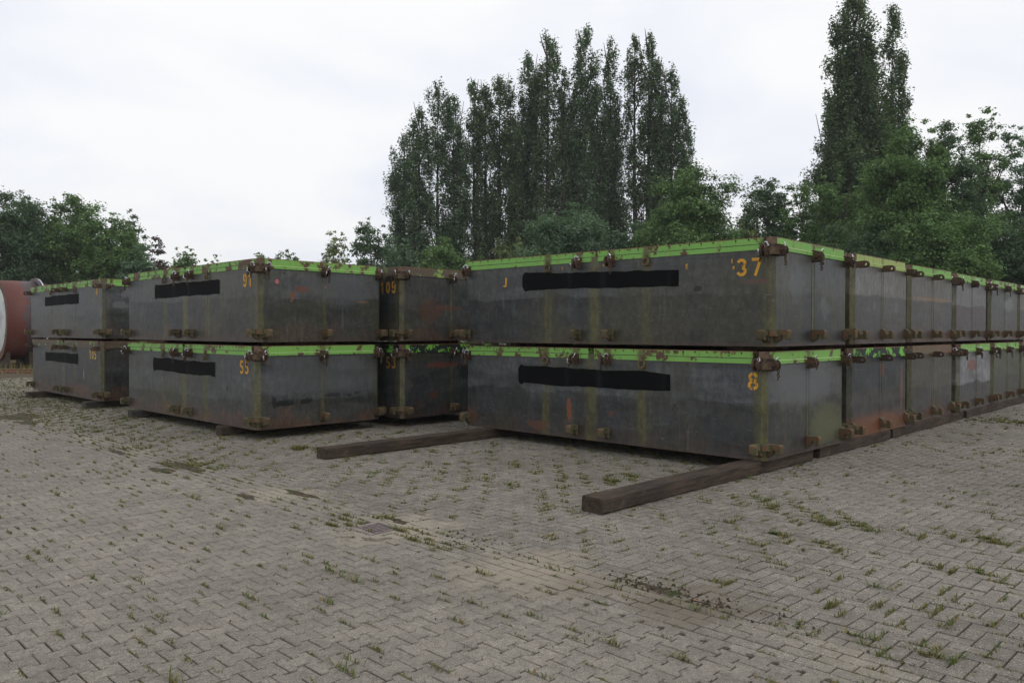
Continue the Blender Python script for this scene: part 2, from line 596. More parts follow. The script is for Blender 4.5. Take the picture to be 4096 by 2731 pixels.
print('tufts', len(tufts))
NBL = []
for (x, y, a_, s_) in tufts:
    n_ = int(9 + 11 * s_)
    ang = rng.uniform(0, 2 * np.pi, n_)
    along = rng.normal(0, 0.022 * (1 + s_), n_); dirv = np.array((math.cos(math.radians(a_)), math.sin(math.radians(a_))))
    bx = x + dirv[0] * along + rng.normal(0, 0.004, n_); by = y + dirv[1] * along + rng.normal(0, 0.004, n_)
    hgt = s_ * rng.uniform(0.007, 0.036, n_); lean = hgt * rng.uniform(0.4, 2.2, n_); wd = rng.uniform(0.0018, 0.0040, n_) * (1 + 0.06 * y)
    NBL.append(np.stack([bx, by, ang, hgt, lean, wd], 1))
B = np.concatenate(NBL)
dx, dy = np.cos(B[:, 2]), np.sin(B[:, 2]); px_, py_ = -dy, dx
z0 = -0.004
def P3(x, y, z): return np.stack([x, y, z], 1)
n = len(B)
v0 = P3(B[:, 0] - px_ * B[:, 5], B[:, 1] - py_ * B[:, 5], np.full(n, z0)); v1 = P3(B[:, 0] + px_ * B[:, 5], B[:, 1] + py_ * B[:, 5], np.full(n, z0))
mxx, myy = B[:, 0] + dx * B[:, 4] * 0.4, B[:, 1] + dy * B[:, 4] * 0.4
v2 = P3(mxx + px_ * B[:, 5] * 0.8, myy + py_ * B[:, 5] * 0.8, B[:, 3] * 0.65); v3 = P3(mxx - px_ * B[:, 5] * 0.8, myy - py_ * B[:, 5] * 0.8, B[:, 3] * 0.65)
v4 = P3(B[:, 0] + dx * B[:, 4], B[:, 1] + dy * B[:, 4], B[:, 3])
V = np.stack([v0, v1, v2, v3, v4], 1).reshape(-1, 3)
bi = np.arange(n)[:, None] * 5
T = np.concatenate([bi + np.array([[0, 1, 2]]), bi + np.array([[0, 2, 3]]), bi + np.array([[3, 2, 4]])])
gr = inst('grass', mesh_np('grass', V, T, M_GRASS, 3))
tag(gr, 'small grass tufts growing in the joints between the grey paving stones', 'grass', kind='stuff')


# low moss cushions following the joints
g = G('moss'); p = g.pos(); isl = g.island()
c = g.mix(g.noise(p, 70, 3, 0.7), (0.060, 0.068, 0.022), (0.125, 0.125, 0.045))
M_MOSS = g.out(g.mix(isl * 0.6, c, (0.10, 0.078, 0.042)), 0.95, 0.1, nrm=g.bump(g.noise(p, 160, 3), 0.8, 0.004))
pm = np.where(J[:, 3] == 0, 0.10, 0.26) + 0.55 * np.clip(den_ - 0.45, 0, 1) + 0.25 * np.exp(-((cc - C0 - 0.3) / 0.3) ** 2)
pm = np.where(J[:, 1] > 13, 0.0, pm)
JM = J[rng.random(len(J)) < pm]
nj = len(JM); aa = np.radians(JM[:, 2]); dx, dy = np.cos(aa), np.sin(aa)
Lh = rng.uniform(0.012, 0.05, nj); off = rng.normal(0, 0.03, nj); NS = 10
rows = []
for k in range(NS):
    t_ = 2 * np.pi * k / NS; jr = rng.uniform(0.6, 1.3, nj); lx = Lh * np.cos(t_) * jr + off; wy = rng.uniform(0.004, 0.011, nj) * np.sin(t_)
    rows.append(np.stack([JM[:, 0] + dx * lx - dy * wy, JM[:, 1] + dy * lx + dx * wy, np.full(nj, -0.006)], 1))
rows.append(np.stack([JM[:, 0] + dx * off, JM[:, 1] + dy * off, rng.uniform(0.002, 0.007, nj)], 1))
V = np.stack(rows, 1).reshape(-1, 3); bi = np.arange(nj)[:, None] * (NS + 1)
T = np.concatenate([bi + np.array([[k, (k + 1) % NS, NS]]) for k in range(NS)])
tag(inst('moss', mesh_np('moss', V, T, M_MOSS, 3)), 'thin cushions of olive moss filling the joints of the paving', 'moss', kind='stuff')


# ------------------------------------------------------------------ dirt patches, crumbs, dead leaves
def patch(name, cx, cy, ru, rv, seed, mat, z=0.006, dome=0.01):
    r_ = random.Random(seed); n_ = 40; rings = 5
    vs, fs = [(0, 0, z + dome)], []
    ph = [r_.uniform(0, 6.28) for _ in range(5)]
    for i in range(1, rings + 1):
        for k in range(n_):
            a_ = 2 * math.pi * k / n_
            w_ = 1 + 0.22 * math.sin(2 * a_ + ph[0]) + 0.16 * math.sin(3 * a_ + ph[1]) + 0.13 * math.sin(5 * a_ + ph[2]) + 0.10 * math.sin(9 * a_ + ph[3]) + r_.uniform(-.05, .05)
            t = i / rings
            vs.append((ru * w_ * t * math.cos(a_), rv * w_ * t * math.sin(a_), (z + dome * (1 - t * t)) * (1 if i < rings else -0.3) + (r_.uniform(-.002, .003) if i < rings else 0)))
    for k in range(n_):
        fs.append((0, 1 + k, 1 + (k + 1) % n_))
    for i in range(rings - 1):
        for k in range(n_):
            a0_, b0_ = 1 + i * n_ + k, 1 + i * n_ + (k + 1) % n_
            fs.append((a0_, a0_ + n_, b0_ + n_, b0_))
    m_ = MB(); m_.add(vs, fs)
    o = m_.build(name, mat, None, True, loc=(cx, cy, 0), rot=(0, 0, math.radians(135)))
    return o


for (u, v, ru, rv, sd_) in ((730, 1865, 0.45, 0.12, 1), (650, 1880, 0.22, 0.09, 2), (1200, 1975, 0.24, 0.07, 3), (75, 1668, 0.75, 0.28, 5), (110, 1690, 0.4, 0.15, 6),
                            (985, 1985, 0.14, 0.05, 7), (470, 1808, 0.22, 0.06, 8), (1595, 2085, 0.13, 0.05, 9), (2640, 2360, 0.18, 0.05, 10)):
    X0, Y0 = up(u, v)
    tag(patch('dirt_patch', X0, Y0, ru, rv, sd_, M_SOIL, 0.003, 0.006), 'dark mossy dirt lying over the pale gutter stones', 'dirt', kind='stuff')

mb = MB()
crumbs = []
for i in range(520):
    if i < 210:
        q = np.array(up(2700, 2375)) + e1 * rng.normal(0, 0.30) + e2 * rng.normal(0, 0.06)
        s_ = rng.uniform(0.004, 0.013)
    elif i < 290:
        q = np.array(up(1800, 2150)) + e1 * rng.normal(0, 0.35) + e2 * rng.normal(0.05, 0.08); s_ = rng.uniform(0.004, 0.011)
    else:
        q = np.array((rng.uniform(-3.5, 5), rng.uniform(3.4, 9))); s_ = rng.uniform(0.003, 0.008)
    M_ = Matrix.Translation((q[0], q[1], s_ * 0.5)) @ Euler((rng.uniform(0, 3), rng.uniform(0, 3), rng.uniform(0, 3))).to_matrix().to_4x4() @ Matrix.Diagonal((s_ * rng.uniform(.8, 1.8), s_, s_ * 0.8, 1))
    mb.add([(1, 0, 0), (-1, 0, 0), (0, 1, 0), (0, -1, 0), (0, 0, 1), (0, 0, -1)], [(0, 2, 4), (2, 1, 4), (1, 3, 4), (3, 0, 4), (2, 0, 5), (1, 2, 5), (3, 1, 5), (0, 3, 5)], M_)
tag(mb.build('soil_crumbs', M_SOIL), 'brown crumbs of soil scattered over the paving', 'soil', kind='stuff')

g = G('dead_leaf'); isl = g.island()
M_DEAD = g.out(g.mix(isl, (0.30, 0.09, 0.03), (0.42, 0.30, 0.16)), 0.7)
for (u, v, s_, lab) in ((2780, 2405, 0.03, 'largest pale dead leaf, lying in the brown soil crumbs'), (3341, 2397, 0.014, 'small orange dead leaf among grass in the right foreground'),
        (1350, 2147, 0.014, 'small orange dead leaf left of the drain grate'), (1875, 2230, 0.012, 'tiny orange dead leaf right of and below the drain grate'),
        (1735, 2118, 0.016, 'curled brown leaf on the sand right of the drain, left one of two'), (1795, 2137, 0.018, 'curled brown leaf on the sand right of the drain, right one of two'),
        (3394, 2117, 0.010, 'whitish scrap of leaf beside the long grass line right of the beam'), (3480, 2215, 0.010, 'whitish scrap of leaf on bare bricks in the right middle ground')):
    X0, Y0 = up(u, v); m_ = MB()
    m_.add([(-1, 0, 0), (-0.3, -0.45, 0.15), (0.4, -0.35, 0.05), (1.1, 0, 0.25), (0.4, 0.4, 0.3), (-0.4, 0.4, 0.1)], [(0, 1, 5), (1, 4, 5), (1, 2, 4), (2, 3, 4)], Matrix.Scale(s_, 4))
    tag(m_.build('dead_leaf', M_DEAD, None, loc=(X0, Y0, 0.006), rot=(0.15, 0.1, s_ * 300)), lab, 'leaf', 'dead leaves on the paving')

# ------------------------------------------------------------------ drain grate
g = G('cast_iron'); p = g.obj()
M_IRON = g.out(g.mix(g.smooth(g.noise(p, 22, 4, 0.6), 0.4, 0.65), (0.17, 0.14, 0.135), (0.26, 0.21, 0.20)), 0.6, 0.5, 0.3, nrm=g.bump(g.noise(p, 90, 3), 0.4, 0.002))
g = G('drain_pit'); M_PIT = g.out((0.006, 0.006, 0.006), 0.9)
g = G('concrete'); p = g.pos()
M_CONC = g.out(g.mix(g.noise(p, 30, 5, 0.7), (0.20, 0.18, 0.145), (0.33, 0.29, 0.235)), 0.9, 0.2, nrm=g.bump(g.noise(p, 80, 4), 0.7, 0.004))
dr = empty('drain_grate', (-1.08, 6.27, 0.004), math.radians(45))
tag(dr, 'rusty iron drain grate with curved slots sunk in the paved gutter', 'drain')
mb = MB(); R_ = 0.145
for (x0, x1, y0, y1) in ((-R_, R_, -R_, -R_ + 0.018), (-R_, R_, R_ - 0.018, R_), (-R_, -R_ + 0.018, -R_ + 0.018, R_ - 0.018), (R_ - 0.018, R_, -R_ + 0.018, R_ - 0.018)):
    mb.box(x0, x1, y0, y1, -0.03, 0.002)
mb.build('frame', M_IRON, dr)
mb = MB(); mb.box(-R_ - 0.03, R_ + 0.03, -R_ - 0.03, R_ + 0.03, -0.012, -0.0100); mb.build('pit', M_PIT, dr)
for k in range(6):
    mb = MB(); yb = -0.112 + k * 0.0425
    pts = []
    N_ = 8
    for i in range(N_ + 1):
        t = -1 + 2 * i / N_
        pts.append((t * (R_ - 0.02), yb + 0.018 * (1 - t * t)))
    hw = 0.0078
    vs = []
    for (x, y) in pts: vs += [(x, y - hw, -0.0095), (x, y + hw, -0.0095), (x, y - hw, 0), (x, y + hw, 0)]
    fs = []
    for i in range(N_):
        b0 = i * 4
        fs += [(b0 + 2, b0 + 6, b0 + 7, b0 + 3), (b0, b0 + 4, b0 + 6, b0 + 2), (b0 + 1, b0 + 3, b0 + 7, b0 + 5)]
    mb.add(vs, fs); mb.build('bar', M_IRON, dr)
mb = MB()
for q_ in ((-0.19, 0.19, -0.19, -0.146), (-0.19, 0.19, 0.146, 0.19), (-0.19, -0.146, -0.146, 0.146), (0.146, 0.19, -0.146, 0.146)): mb.box(*q_, -0.03, -0.0045)
tag(mb.build('drain_collar', M_CONC, None, loc=(-1.08, 6.27, 0.004), rot=(0, 0, math.radians(45))), kind='structure')
for (dx_, dy_, s_, wh) in ((0.01, -0.29, 0.035, 'middle-sized broken concrete piece before the lower corner of the drain'), (0.07, -0.31, 0.045, 'largest broken concrete piece lying before the drain grate'), (-0.16, -0.24, 0.03, 'leftmost broken concrete piece beside the drain grate'), (0.13, -0.27, 0.02, 'smallest and rightmost broken concrete piece by the drain grate')):
    mb = MB(); r_ = random.Random(int(s_ * 1000)); out_ = [(s_ * (1 + r_.uniform(-.3, .3)) * math.cos(a_ * 0.785) * 1.5, s_ * (1 + r_.uniform(-.3, .3)) * math.sin(a_ * 0.785)) for a_ in range(8)]
    mb.prism(out_, -0.004, s_ * 0.42)
    tag(mb.build('concrete_chunk', M_CONC, None, loc=(-1.08 + dx_, 6.27 + dy_, 0)), wh, 'concrete', 'concrete pieces by the drain')

# ================================================================== PONTOONS
PL, PW, PH, GAP, BEAM = 4.828, 2.136, 1.2, 0.055, 0.14
CH = 0.055                                      # corner chamfer
X1, Y1 = PL / 2, PW / 2


def hull_mat(name, top, bot, zs, rust=0.3, rustb=0.2, algae=0.6, blobs=(), streak=0.4, seed=0.0):
    g = G(name)
    o = g.obj()
    x, y, z = g.xyz(o)
    q = g.shift(o, (seed * 3.1, seed * 1.7, seed * 0.9))
    n1 = g.noise(g.scale(q, (0.5, 0.5, 2.6)), 1.6, 5, 0.65, 0.6)      # horizontal smears
    n2 = g.noise(g.scale(q, (5, 5, 0.5)), 1.6, 4, 0.6)               # vertical runs
    n3 = g.noise(q, 3.2, 5, 0.7)
    n4 = g.noise(q, 1.1, 3, 0.5)
    f = g.smooth(z + (n1 - 0.5) * 0.22 + (n4 - 0.5) * 0.1, zs - 0.02, zs + 0.02)
    col = g.mix(f, bot, top)
    col = g.mul(col, g.smooth(n1, 0.3, 0.7) * 0.75 + 0.60)
    col = g.mul(col, 1.0 - (g.smooth(n2, 0.45, 0.75) * streak * 0.5))
    col = g.mix(g.smooth(n3, 0.50, 0.68) * 0.38, col, (0.075, 0.079, 0.080))
    # plate fading: long pale run marks
    col = g.mix(g.smooth(g.noise(g.scale(q, (9, 9, 0.6)), 1.3, 3, 0.6), 0.62, 0.8) * 0.3, col, (0.115, 0.12, 0.12))
    # green-yellow algae below fittings and on the corner posts
    A = None
    front = g.math('LESS_THAN', y, -Y1 + 0.02); side = g.math('GREATER_THAN', x, X1 - 0.02)
    def stripe(c, at, w, k):
        return g.smooth((c - at).abs() + (n2 - 0.5) * 0.05, w, w * 0.25) * k
    A = stripe(x, 0.0, 0.14, 1.0).max(stripe(x, 0.79, 0.10, 0.9)).max(stripe(x, -0.79, 0.10, 0.9)).max(stripe(x, X1 - 0.02, 0.18, 1.0)).max(stripe(x, -X1, 0.09, 0.6)) * front
    Bm = stripe(y, 0.0, 0.06, 0.75).max(stripe(y, -Y1, 0.10, 0.9)).max(stripe(y, Y1, 0.10, 0.8)) * side
    cham = x.gt(X1 - 0.056) * y.lt(-Y1 + 0.056) * y.gt(-Y1 + 0.0015) * x.lt(X1 - 0.0015)
    Bm = Bm.max(cham * 1.15)
    al = A.max(Bm) * g.smooth(g.noise(q, 2.3, 4, 0.65), 0.22, 0.56) * algae * 0.8
    col = g.mix(al, col, g.mix(n3, (0.085, 0.078, 0.020), (0.150, 0.142, 0.036)))
    # overall greenish bloom, strongest low down
    col = g.mix(g.smooth(g.noise(q, 0.9, 5, 0.65), 0.38, 0.66) * algae * 0.7, col, (0.060, 0.060, 0.030))
    # rust
    nr = g.noise(q, 2.6, 6, 0.72, 0.3)
    rr = g.smooth(nr + (g.noise(q, 22, 3, 0.7) - 0.5) * 0.12, 0.67 - rust * 0.10, 0.70 - rust * 0.10) * rust * 0.9
    rb = g.smooth(nr + g.smooth(z, 0.5, 0.0) * 0.28 + (n2 - 0.5) * 0.15, 0.62, 0.78) * rustb
    rlow = g.smooth(z + (nr - 0.5) * 0.08, 0.04, 0.012) * 0.3
    rc = g.mix(g.noise(q, 9, 4, 0.7), (0.060, 0.028, 0.020), (0.17, 0.070, 0.032))
    col = g.mix(rr.max(rb).max(rlow).sat(), col, rc)
    # fine grime: sharp-edged stains, drips and scratches
    f1 = g.noise(g.scale(q, (1, 1, 0.55)), 14, 6, 0.78, 0.4)
    col = g.mul(col, g.smooth(f1, 0.36, 0.64) * 0.55 + 0.74)
    fd = g.noise(g.scale(q, (26, 26, 0.9)), 1.0, 4, 0.65)
    col = g.mix(g.smooth(fd, 0.58, 0.62) * g.smooth(g.noise(q, 1.9, 3), 0.45, 0.6) * 0.45, col, (0.035, 0.034, 0.028))
    col = g.mix(g.smooth(fd, 0.40, 0.36) * g.smooth(g.noise(q, 2.6, 3), 0.48, 0.62) * 0.35, col, (0.13, 0.13, 0.12))
    fl = g.noise(g.shift(q, (5.0, 2.0, 1.0)), 5.5, 7, 0.8, 0.6)
    col = g.mix(g.smooth(fl, 0.645, 0.655) * 0.8, col, (0.020, 0.021, 0.022))
    col = g.mix(g.smooth(fl, 0.335, 0.325) * 0.55 * (rust + 0.3), col, (0.12, 0.05, 0.028))
    # specks and scrapes
    col = g.mix(g.smooth(g.voronoi(q, 7), 0.06, 0.03) * g.smooth(n3, 0.5, 0.6), col, (0.22, 0.22, 0.21))
    col = g.mix(g.smooth(g.noise(g.scale(q, (1.2, 1.2, 9)), 5, 3, 0.5, 2.0), 0.66, 0.69) * 0.45, col, (0.17, 0.17, 0.165))
    wob = (g.noise(q, 9, 4, 0.7) - 0.5)
    for (face, cu, cz_, ru, rz_, cc_, k) in blobs:
        u = x if face == 'f' else y
        fm = front if face == 'f' else side
        d = (((u - cu) / ru).pow(2.0) + ((z - cz_) / rz_).pow(2.0)).pow(0.5)
        big_ = max(ru, rz_) > 0.35
        col = g.mix(g.smooth(d + wob * (1.0 if big_ else 2.4), 1.05, 0.45 if big_ else 0.85) * fm * k, col, cc_)
    hb = g.noise(q, 1.6, 2) * 1.0 + g.noise(q, 28, 4, 0.6) * 0.05
    return g.out(col, g.smooth(n1, 0.2, 0.8) * 0.2 + 0.38, 0.45, 0.0, nrm=g.bump(hb, 0.5, 0.03))


def green_mat(name, col0, wear, wearcol=(0.10, 0.055, 0.03), seed=0.0):
    g = G(name); o = g.obj(); x, y, z = g.xyz(o)
    q = g.shift(o, (seed * 2.3, seed * 1.1, seed))
    n_ = g.noise(q, 4.5, 6, 0.72); nv = g.noise(g.scale(q, (9, 9, 0.8)), 2.0, 3, 0.6)
    col = g.mul(col0, g.noise(q, 1.5, 3) * 0.3 + 0.85)
    col = g.mix(g.smooth(nv, 0.5, 0.75) * 0.55, col, (0.22, 0.19, 0.05))
    col = g.mix(g.smooth(nv, 0.68, 0.74) * 0.8, col, (0.10, 0.075, 0.03))
    col = g.mix(g.smooth(n_, 0.76 - wear * 0.5, 0.80 - wear * 0.5), col, wearcol)
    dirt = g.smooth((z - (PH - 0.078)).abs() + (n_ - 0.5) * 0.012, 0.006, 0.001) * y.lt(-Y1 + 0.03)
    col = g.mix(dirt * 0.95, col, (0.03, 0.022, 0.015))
    for xa in (0.26, -0.26, 0.79, -0.79, X1 - 0.1):
        col = g.mix(g.smooth((x - xa).abs() + (n_ - 0.5) * 0.12, 0.085, 0.03) * y.lt(-Y1 + 0.03) * 0.75, col, wearcol)
    col = g.mix(g.smooth(y.abs() + (n_ - 0.5) * 0.12, 0.07, 0.02) * x.gt(X1 - 0.03) * 0.6, col, wearcol)
    # rusty upper edge
    col = g.mix(g.smooth(z + (n_ - 0.5) * 0.03, PH - 0.016, PH - 0.004) * 0.95, col, (0.17, 0.085, 0.045))
    # bolt holes on the upper strip of the long sides
    u = (x + g.math('FLOOR', x * 2.2) * 0.031) / 0.155
    cu = (u.fract() - 0.5) * 0.155
    d = (cu * cu + (z - (PH - 0.022)) * (z - (PH - 0.022))).pow(0.5)
    hole = g.smooth(d, 0.0125, 0.009) * y.lt(-Y1 + 0.03)
    run = g.smooth(cu.abs(), 0.010, 0.003) * g.smooth(z, PH - 0.09, PH - 0.02) * g.smooth(g.noise(q, 3.1, 2), 0.45, 0.6) * y.lt(-Y1 + 0.03) * 0.6
    col = g.mix(run, col, (0.12, 0.06, 0.03))
    col = g.mix(hole, col, (0.012, 0.01, 0.008))
    return g.out(col, 0.6, 0.4, nrm=g.bump(n_, 0.4, 0.004))


g = G('rusty_steel'); o_ = g.obj(); n_ = g.noise(o_, 16, 5, 0.7)
c = g.mix(g.smooth(n_, 0.3, 0.7), (0.034, 0.023, 0.018), (0.095, 0.052, 0.034))
c = g.mix(g.smooth(g.noise(o_, 6, 3), 0.5, 0.65) * 0.45, c, (0.12, 0.105, 0.05))
c = g.mul(c, g.objrand() * 0.5 + 0.72)
M_RUST = g.out(c, 0.8, 0.3, nrm=g.bump(n_, 0.7, 0.006))
g = G('mossy_steel'); o_ = g.obj(); n_ = g.noise(o_, 14, 5, 0.7)
c = g.mix(g.smooth(n_, 0.4, 0.6), (0.07, 0.065, 0.035), (0.125, 0.11, 0.06))
c = g.mix(g.smooth(g.noise(o_, 7, 4), 0.5, 0.6) * 0.8, c, (0.13, 0.062, 0.035))
c = g.mul(c, g.objrand() * 0.4 + 0.8)
M_HOOK = g.out(c, 0.85, 0.2, nrm=g.bump(n_, 0.6, 0.005))
g = G('galvanised_steel'); M_ZINC = g.out((0.62, 0.63, 0.65), 0.28, 0.5, 0.9)
g = G('deck_steel'); p = g.obj(); n_ = g.noise(p, 5, 5, 0.7)
M_DECK = g.out(g.mix(g.smooth(n_, 0.35, 0.65), (0.09, 0.065, 0.05), (0.20, 0.13, 0.085)), 0.85, 0.2, nrm=g.bump(n_, 0.5, 0.006))
g = G('black_paint'); p = g.obj(); x_, y_, z_ = g.xyz(p)
nv = g.noise(g.scale(p, (3.5, 3.5, 0.2)), 2, 3)
M_BLACK = g.out(g.mix(g.smooth(nv, 0.5, 0.75), (0.003, 0.003, 0.0035), (0.011, 0.012, 0.013)), 0.75, 0.10)


def yellow_mat(name, wear, faded=0.0, col=(0.62, 0.32, 0.035)):
    g = G(name); p = g.obj(); n1 = g.noise(p, 13, 5, 0.7); n2 = g.noise(p, 45, 2, 0.6)
    c_ = g.mix(faded, g.mul(col, n1 * 0.3 + 0.82), (0.10, 0.09, 0.06))
    al = g.smooth(n1 + (n2 - 0.5) * 0.15, 0.30 + wear * 0.26, 0.33 + wear * 0.26)
    return g.out(c_, 0.6, 0.3, alpha=al)


# --- shared fitting meshes. local frame: +x outwards from the plate, y along the plate, z up
def plate_with_hole(mb, xc, hgt, th, y0, hole, back=0.0):
    """rounded lug plate lying in the x-z plane"""
    n_ = 20; ro = hgt / 2
    outer, inner = [], []
    for k in range(n_):
        a_ = 2 * math.pi * k / n_
        cx, cz = math.cos(a_), math.sin(a_)
        inner.append((xc + hole * cx, hole * cz))
        if cx >= 0: outer.append((xc + ro * cx, ro * cz))
        else:
            t = ro / max(abs(cz), 1e-6); tx = (xc - back) / abs(cx)
            t = min(t, tx); outer.append((xc + t * cx, t * cz))
    vs = []
    for (yy) in (y0, y0 + th):
        vs += [(a_, yy, b_) for a_, b_ in outer] + [(a_, yy, b_) for a_, b_ in inner]
    fs = []
    for k in range(n_):
        k2 = (k + 1) % n_
        fs += [(k, k2, n_ + k2, n_ + k), (2 * n_ + k2, 2 * n_ + k, 3 * n_ + k, 3 * n_ + k2),
               (k2, k, 2 * n_ + k, 2 * n_ + k2), (n_ + k, n_ + k2, 3 * n_ + k2, 3 * n_ + k)]
    mb.add(vs, fs)


mb = MB(); plate_with_hole(mb, 0.125, 0.092, 0.045, -0.022, 0.021, -0.002)
ME_LUG = mb.mesh('lug', M_RUST)
mb = MB(); plate_with_hole(mb, 0.058, 0.125, 0.022, -0.040, 0.018, -0.002); plate_with_hole(mb, 0.058, 0.125, 0.022, 0.018, 0.018, -0.002)
mb.cyl((0.058, -0.055, 0), (0.058, 0.052, 0), 0.0175, 10); mb.cyl((0.058, -0.060, 0), (0.058, -0.046, 0), 0.028, 6)
mb.box(-0.002, 0.03, -0.055, 0.055, -0.06, 0.07)
ME_CLEVIS = mb.mesh('coupling', M_RUST)
mb = MB(); prof = [(0, 0.055), (0.115, 0.055), (0.128, 0.04), (0.128, -0.03), (0.118, -0.045), (0.085, -0.045), (0.085, -0.008), (0.070, 0.006), (0.052, -0.004), (0.048, -0.045), (0.0, -0.075)]
M_ = Matrix.Rotation(math.pi / 2, 4, 'X')
mb.prism(prof, -0.036, 0.036, M_)
for i_, v_ in enumerate(mb.v): mb.v[i_] = (v_[0] * 1.2, v_[1] * 1.15, v_[2] * 1.12)
ME_HOOK = mb.mesh('hook', M_HOOK)
mb = MB(); mb.prism([(a_, -b_) for a_, b_ in prof][::-1], -0.036, 0.036, M_)
for i_, v_ in enumerate(mb.v): mb.v[i_] = (v_[0] * 1.2, v_[1] * 1.15, v_[2] * 1.12)
ME_HOOKUP = mb.mesh('hook', M_HOOK)
mb = MB(); mb.torus(0.046, 0.0135, Matrix.Translation((0.024, 0, -0.062)) @ Euler((0, math.pi / 2 - 0.25, 0)).to_matrix().to_4x4(), 18, 8, 1.0, 0.92)
mb.box(-0.002, 0.02, -0.022, 0.022, -0.03, 0.03); mb.cyl((0.016, -0.03, -0.015), (0.016, 0.03, -0.015), 0.012, 8)
ME_RING = mb.mesh('ring', M_HOOK)
cb = [(-0.13, 0.005), (-0.13, -0.035), (-0.105, -0.055), (-0.02, -0.062), (0.062, 0.02), (0.055, 0.105), (0.035, 0.13), (-0.005, 0.13)]
mb = MB(); mb.prism(cb, -0.048, 0.042); mb.cyl((-0.075, -0.05, 0.0), (-0.075, -0.085, 0.0), 0.02, 8); mb.cyl((0.05, 0.075, 0.0), (0.085, 0.075, 0.0), 0.02, 8)
ME_CBR = mb.mesh('corner_bracket', M_RUST)
mb = MB(); mb.prism([(a_ * 0.8, b_ * 0.8) for a_, b_ in cb], -0.03, 0.042)
ME_CBB = mb.mesh('corner_bracket', M_HOOK)
# shackle: bow and pin, zinc
mb = MB()
pts = [(0.0, 0.028 * math.cos(t), 0.035 * math.sin(t) + 0.01) for t in np.linspace(-0.5, math.pi + 0.5, 11)]
mb.tube(pts, 0.0058, 8); mb.cyl((0, -0.038, -0.008), (0, 0.038, -0.008), 0.006, 8)
ME_SHK = mb.mesh('shackle', M_ZINC, True)


def chain_mesh(nl, seed):
    m_ = MB(); r_ = random.Random(seed); pz = 0.0; pos_ = Vector((0, 0, 0)); dirn = Vector((0.1, 0, -1))
    for i in range(nl):
        M_ = Matrix.Translation(pos_) @ Euler((r_.uniform(-.3, .3), r_.uniform(-.2, .2), (math.pi / 2 if i % 2 else 0) + r_.uniform(-.3, .3))).to_matrix().to_4x4() @ Matrix.Rotation(math.pi / 2, 4, 'X')
        m_.torus(0.0155, 0.0060, M_, 10, 5, 0.8, 1.3)
        pos_ = pos_ + Vector((r_.uniform(-.005, .005), r_.uniform(-.006, .006), -0.0275))
    return m_.mesh('chain', M_RUST)


ME_CH = [chain_mesh(5, 1), chain_mesh(6, 2), chain_mesh(3, 3)]

# stencil digits as ribbons ----------------------------------------------------
def arc(cx, cy, rx, ry, a0, a1, n_=14):
    return [(cx + rx * math.cos(math.radians(a0 + (a1 - a0) * i / n_)), cy + ry * math.sin(math.radians(a0 + (a1 - a0) * i / n_))) for i in range(n_ + 1)]


DG = {
    '0': [arc(.27, .5, .19, .41, 95, 265), arc(.27, .5, .19, .41, -85, 85)],
    '1': [[(.08, .72), (.30, .93)], [(.30, 1.0), (.30, 0.0)]],
    '3': [arc(.26, .73, .19, .18, 165, -80), arc(.26, .29, .20, .20, 80, -165)],
    '4': [[(.34, 1.0), (.34, 0.0)], [(.33, .95), (.05, .30)], [(.0, .27), (.50, .27)]],
    '5': [[(.50, .91), (.06, .91)], [(.12, .99), (.12, .50)], arc(.25, .31, .21, .24, 115, -150)],
    '7': [[(.0, .91), (.50, .91)], [(.45, .91), (.18, 0.0)]],
    '8': [arc(.27, .72, .17, .19, 100, 260), arc(.27, .72, .17, .19, -80, 80), arc(.27, .27, .20, .19, 100, 260), arc(.27, .27, .20, .19, -80, 80)],
    '9': [arc(.27, .68, .18, .24, 100, 262), arc(.27, .68, .18, .24, 0, 80), [(.45, .70), (.45, .32)], arc(.27, .30, .18, .22, 0, -165)],
    '2': [arc(.26, .72, .19, .20, 165, -30), [(.42, .60), (.08, .09)], [(.04, .09), (.5, .09)]],
    'J': [[(.40, 1.0), (.40, .15)], arc(.22, .14, .18, .10, 0, -180)],
}


def number_mesh(txt, hgt, pitch, stroke=0.17, wide=1.0):
    m_ = MB(); x0 = 0.0
    for ch in txt:
        for pl_ in DG[ch]:
            P_ = [Vector((a_ * hgt * wide + x0, b_ * hgt)) for a_, b_ in pl_]
            hw = stroke * hgt / 2
            L_, R2 = [], []
            for i, q in enumerate(P_):
                d = (P_[min(i + 1, len(P_) - 1)] - P_[max(i - 1, 0)]).normalized()
                nn = Vector((-d.y, d.x)) * hw
                L_.append(q + nn); R2.append(q - nn)
            n_ = len(P_)
            m_.add([(a_.x, 0, a_.y) for a_ in L_] + [(a_.x, 0, a_.y) for a_ in R2], [(i, n_ + i, n_ + i + 1, i + 1) for i in range(n_ - 1)])
        x0 += pitch
    return m_, x0


def hull_geo():
    m_ = MB()
    zt = PH - 0.075
    out_ = [(-X1 + CH, -Y1), (X1 - CH, -Y1), (X1, -Y1 + CH), (X1, Y1 - CH), (X1 - CH, Y1), (-X1 + CH, Y1), (-X1, Y1 - CH), (-X1, -Y1 + CH)]
    m_.prism(out_, 0.028, zt)
    f_ = 0.006
    out2 = [(a_ + (f_ if a_ > 0 else -f_), b_ + (f_ if b_ > 0 else -f_)) for a_, b_ in out_]
    m_.prism(out2, 0.0, 0.0275)
    # weld beads
    for u in (-0.79, 0.79):
        m_.box(u - 0.004, u + 0.004, -Y1 - 0.0025, -Y1 + 0.01, 0.03, zt - 0.07)
    m_.box(X1 - 0.01, X1 + 0.003, 0.03, 0.04, 0.03, zt - 0.07)
    m_.box(X1 - 0.01, X1 + 0.003, -0.045, -0.04, 0.03, zt - 0.07)
    m_.box(1.25, 2.05, -Y1 - 0.003, -Y1 + 0.01, PH - 0.186, PH - 0.182)
    return m_


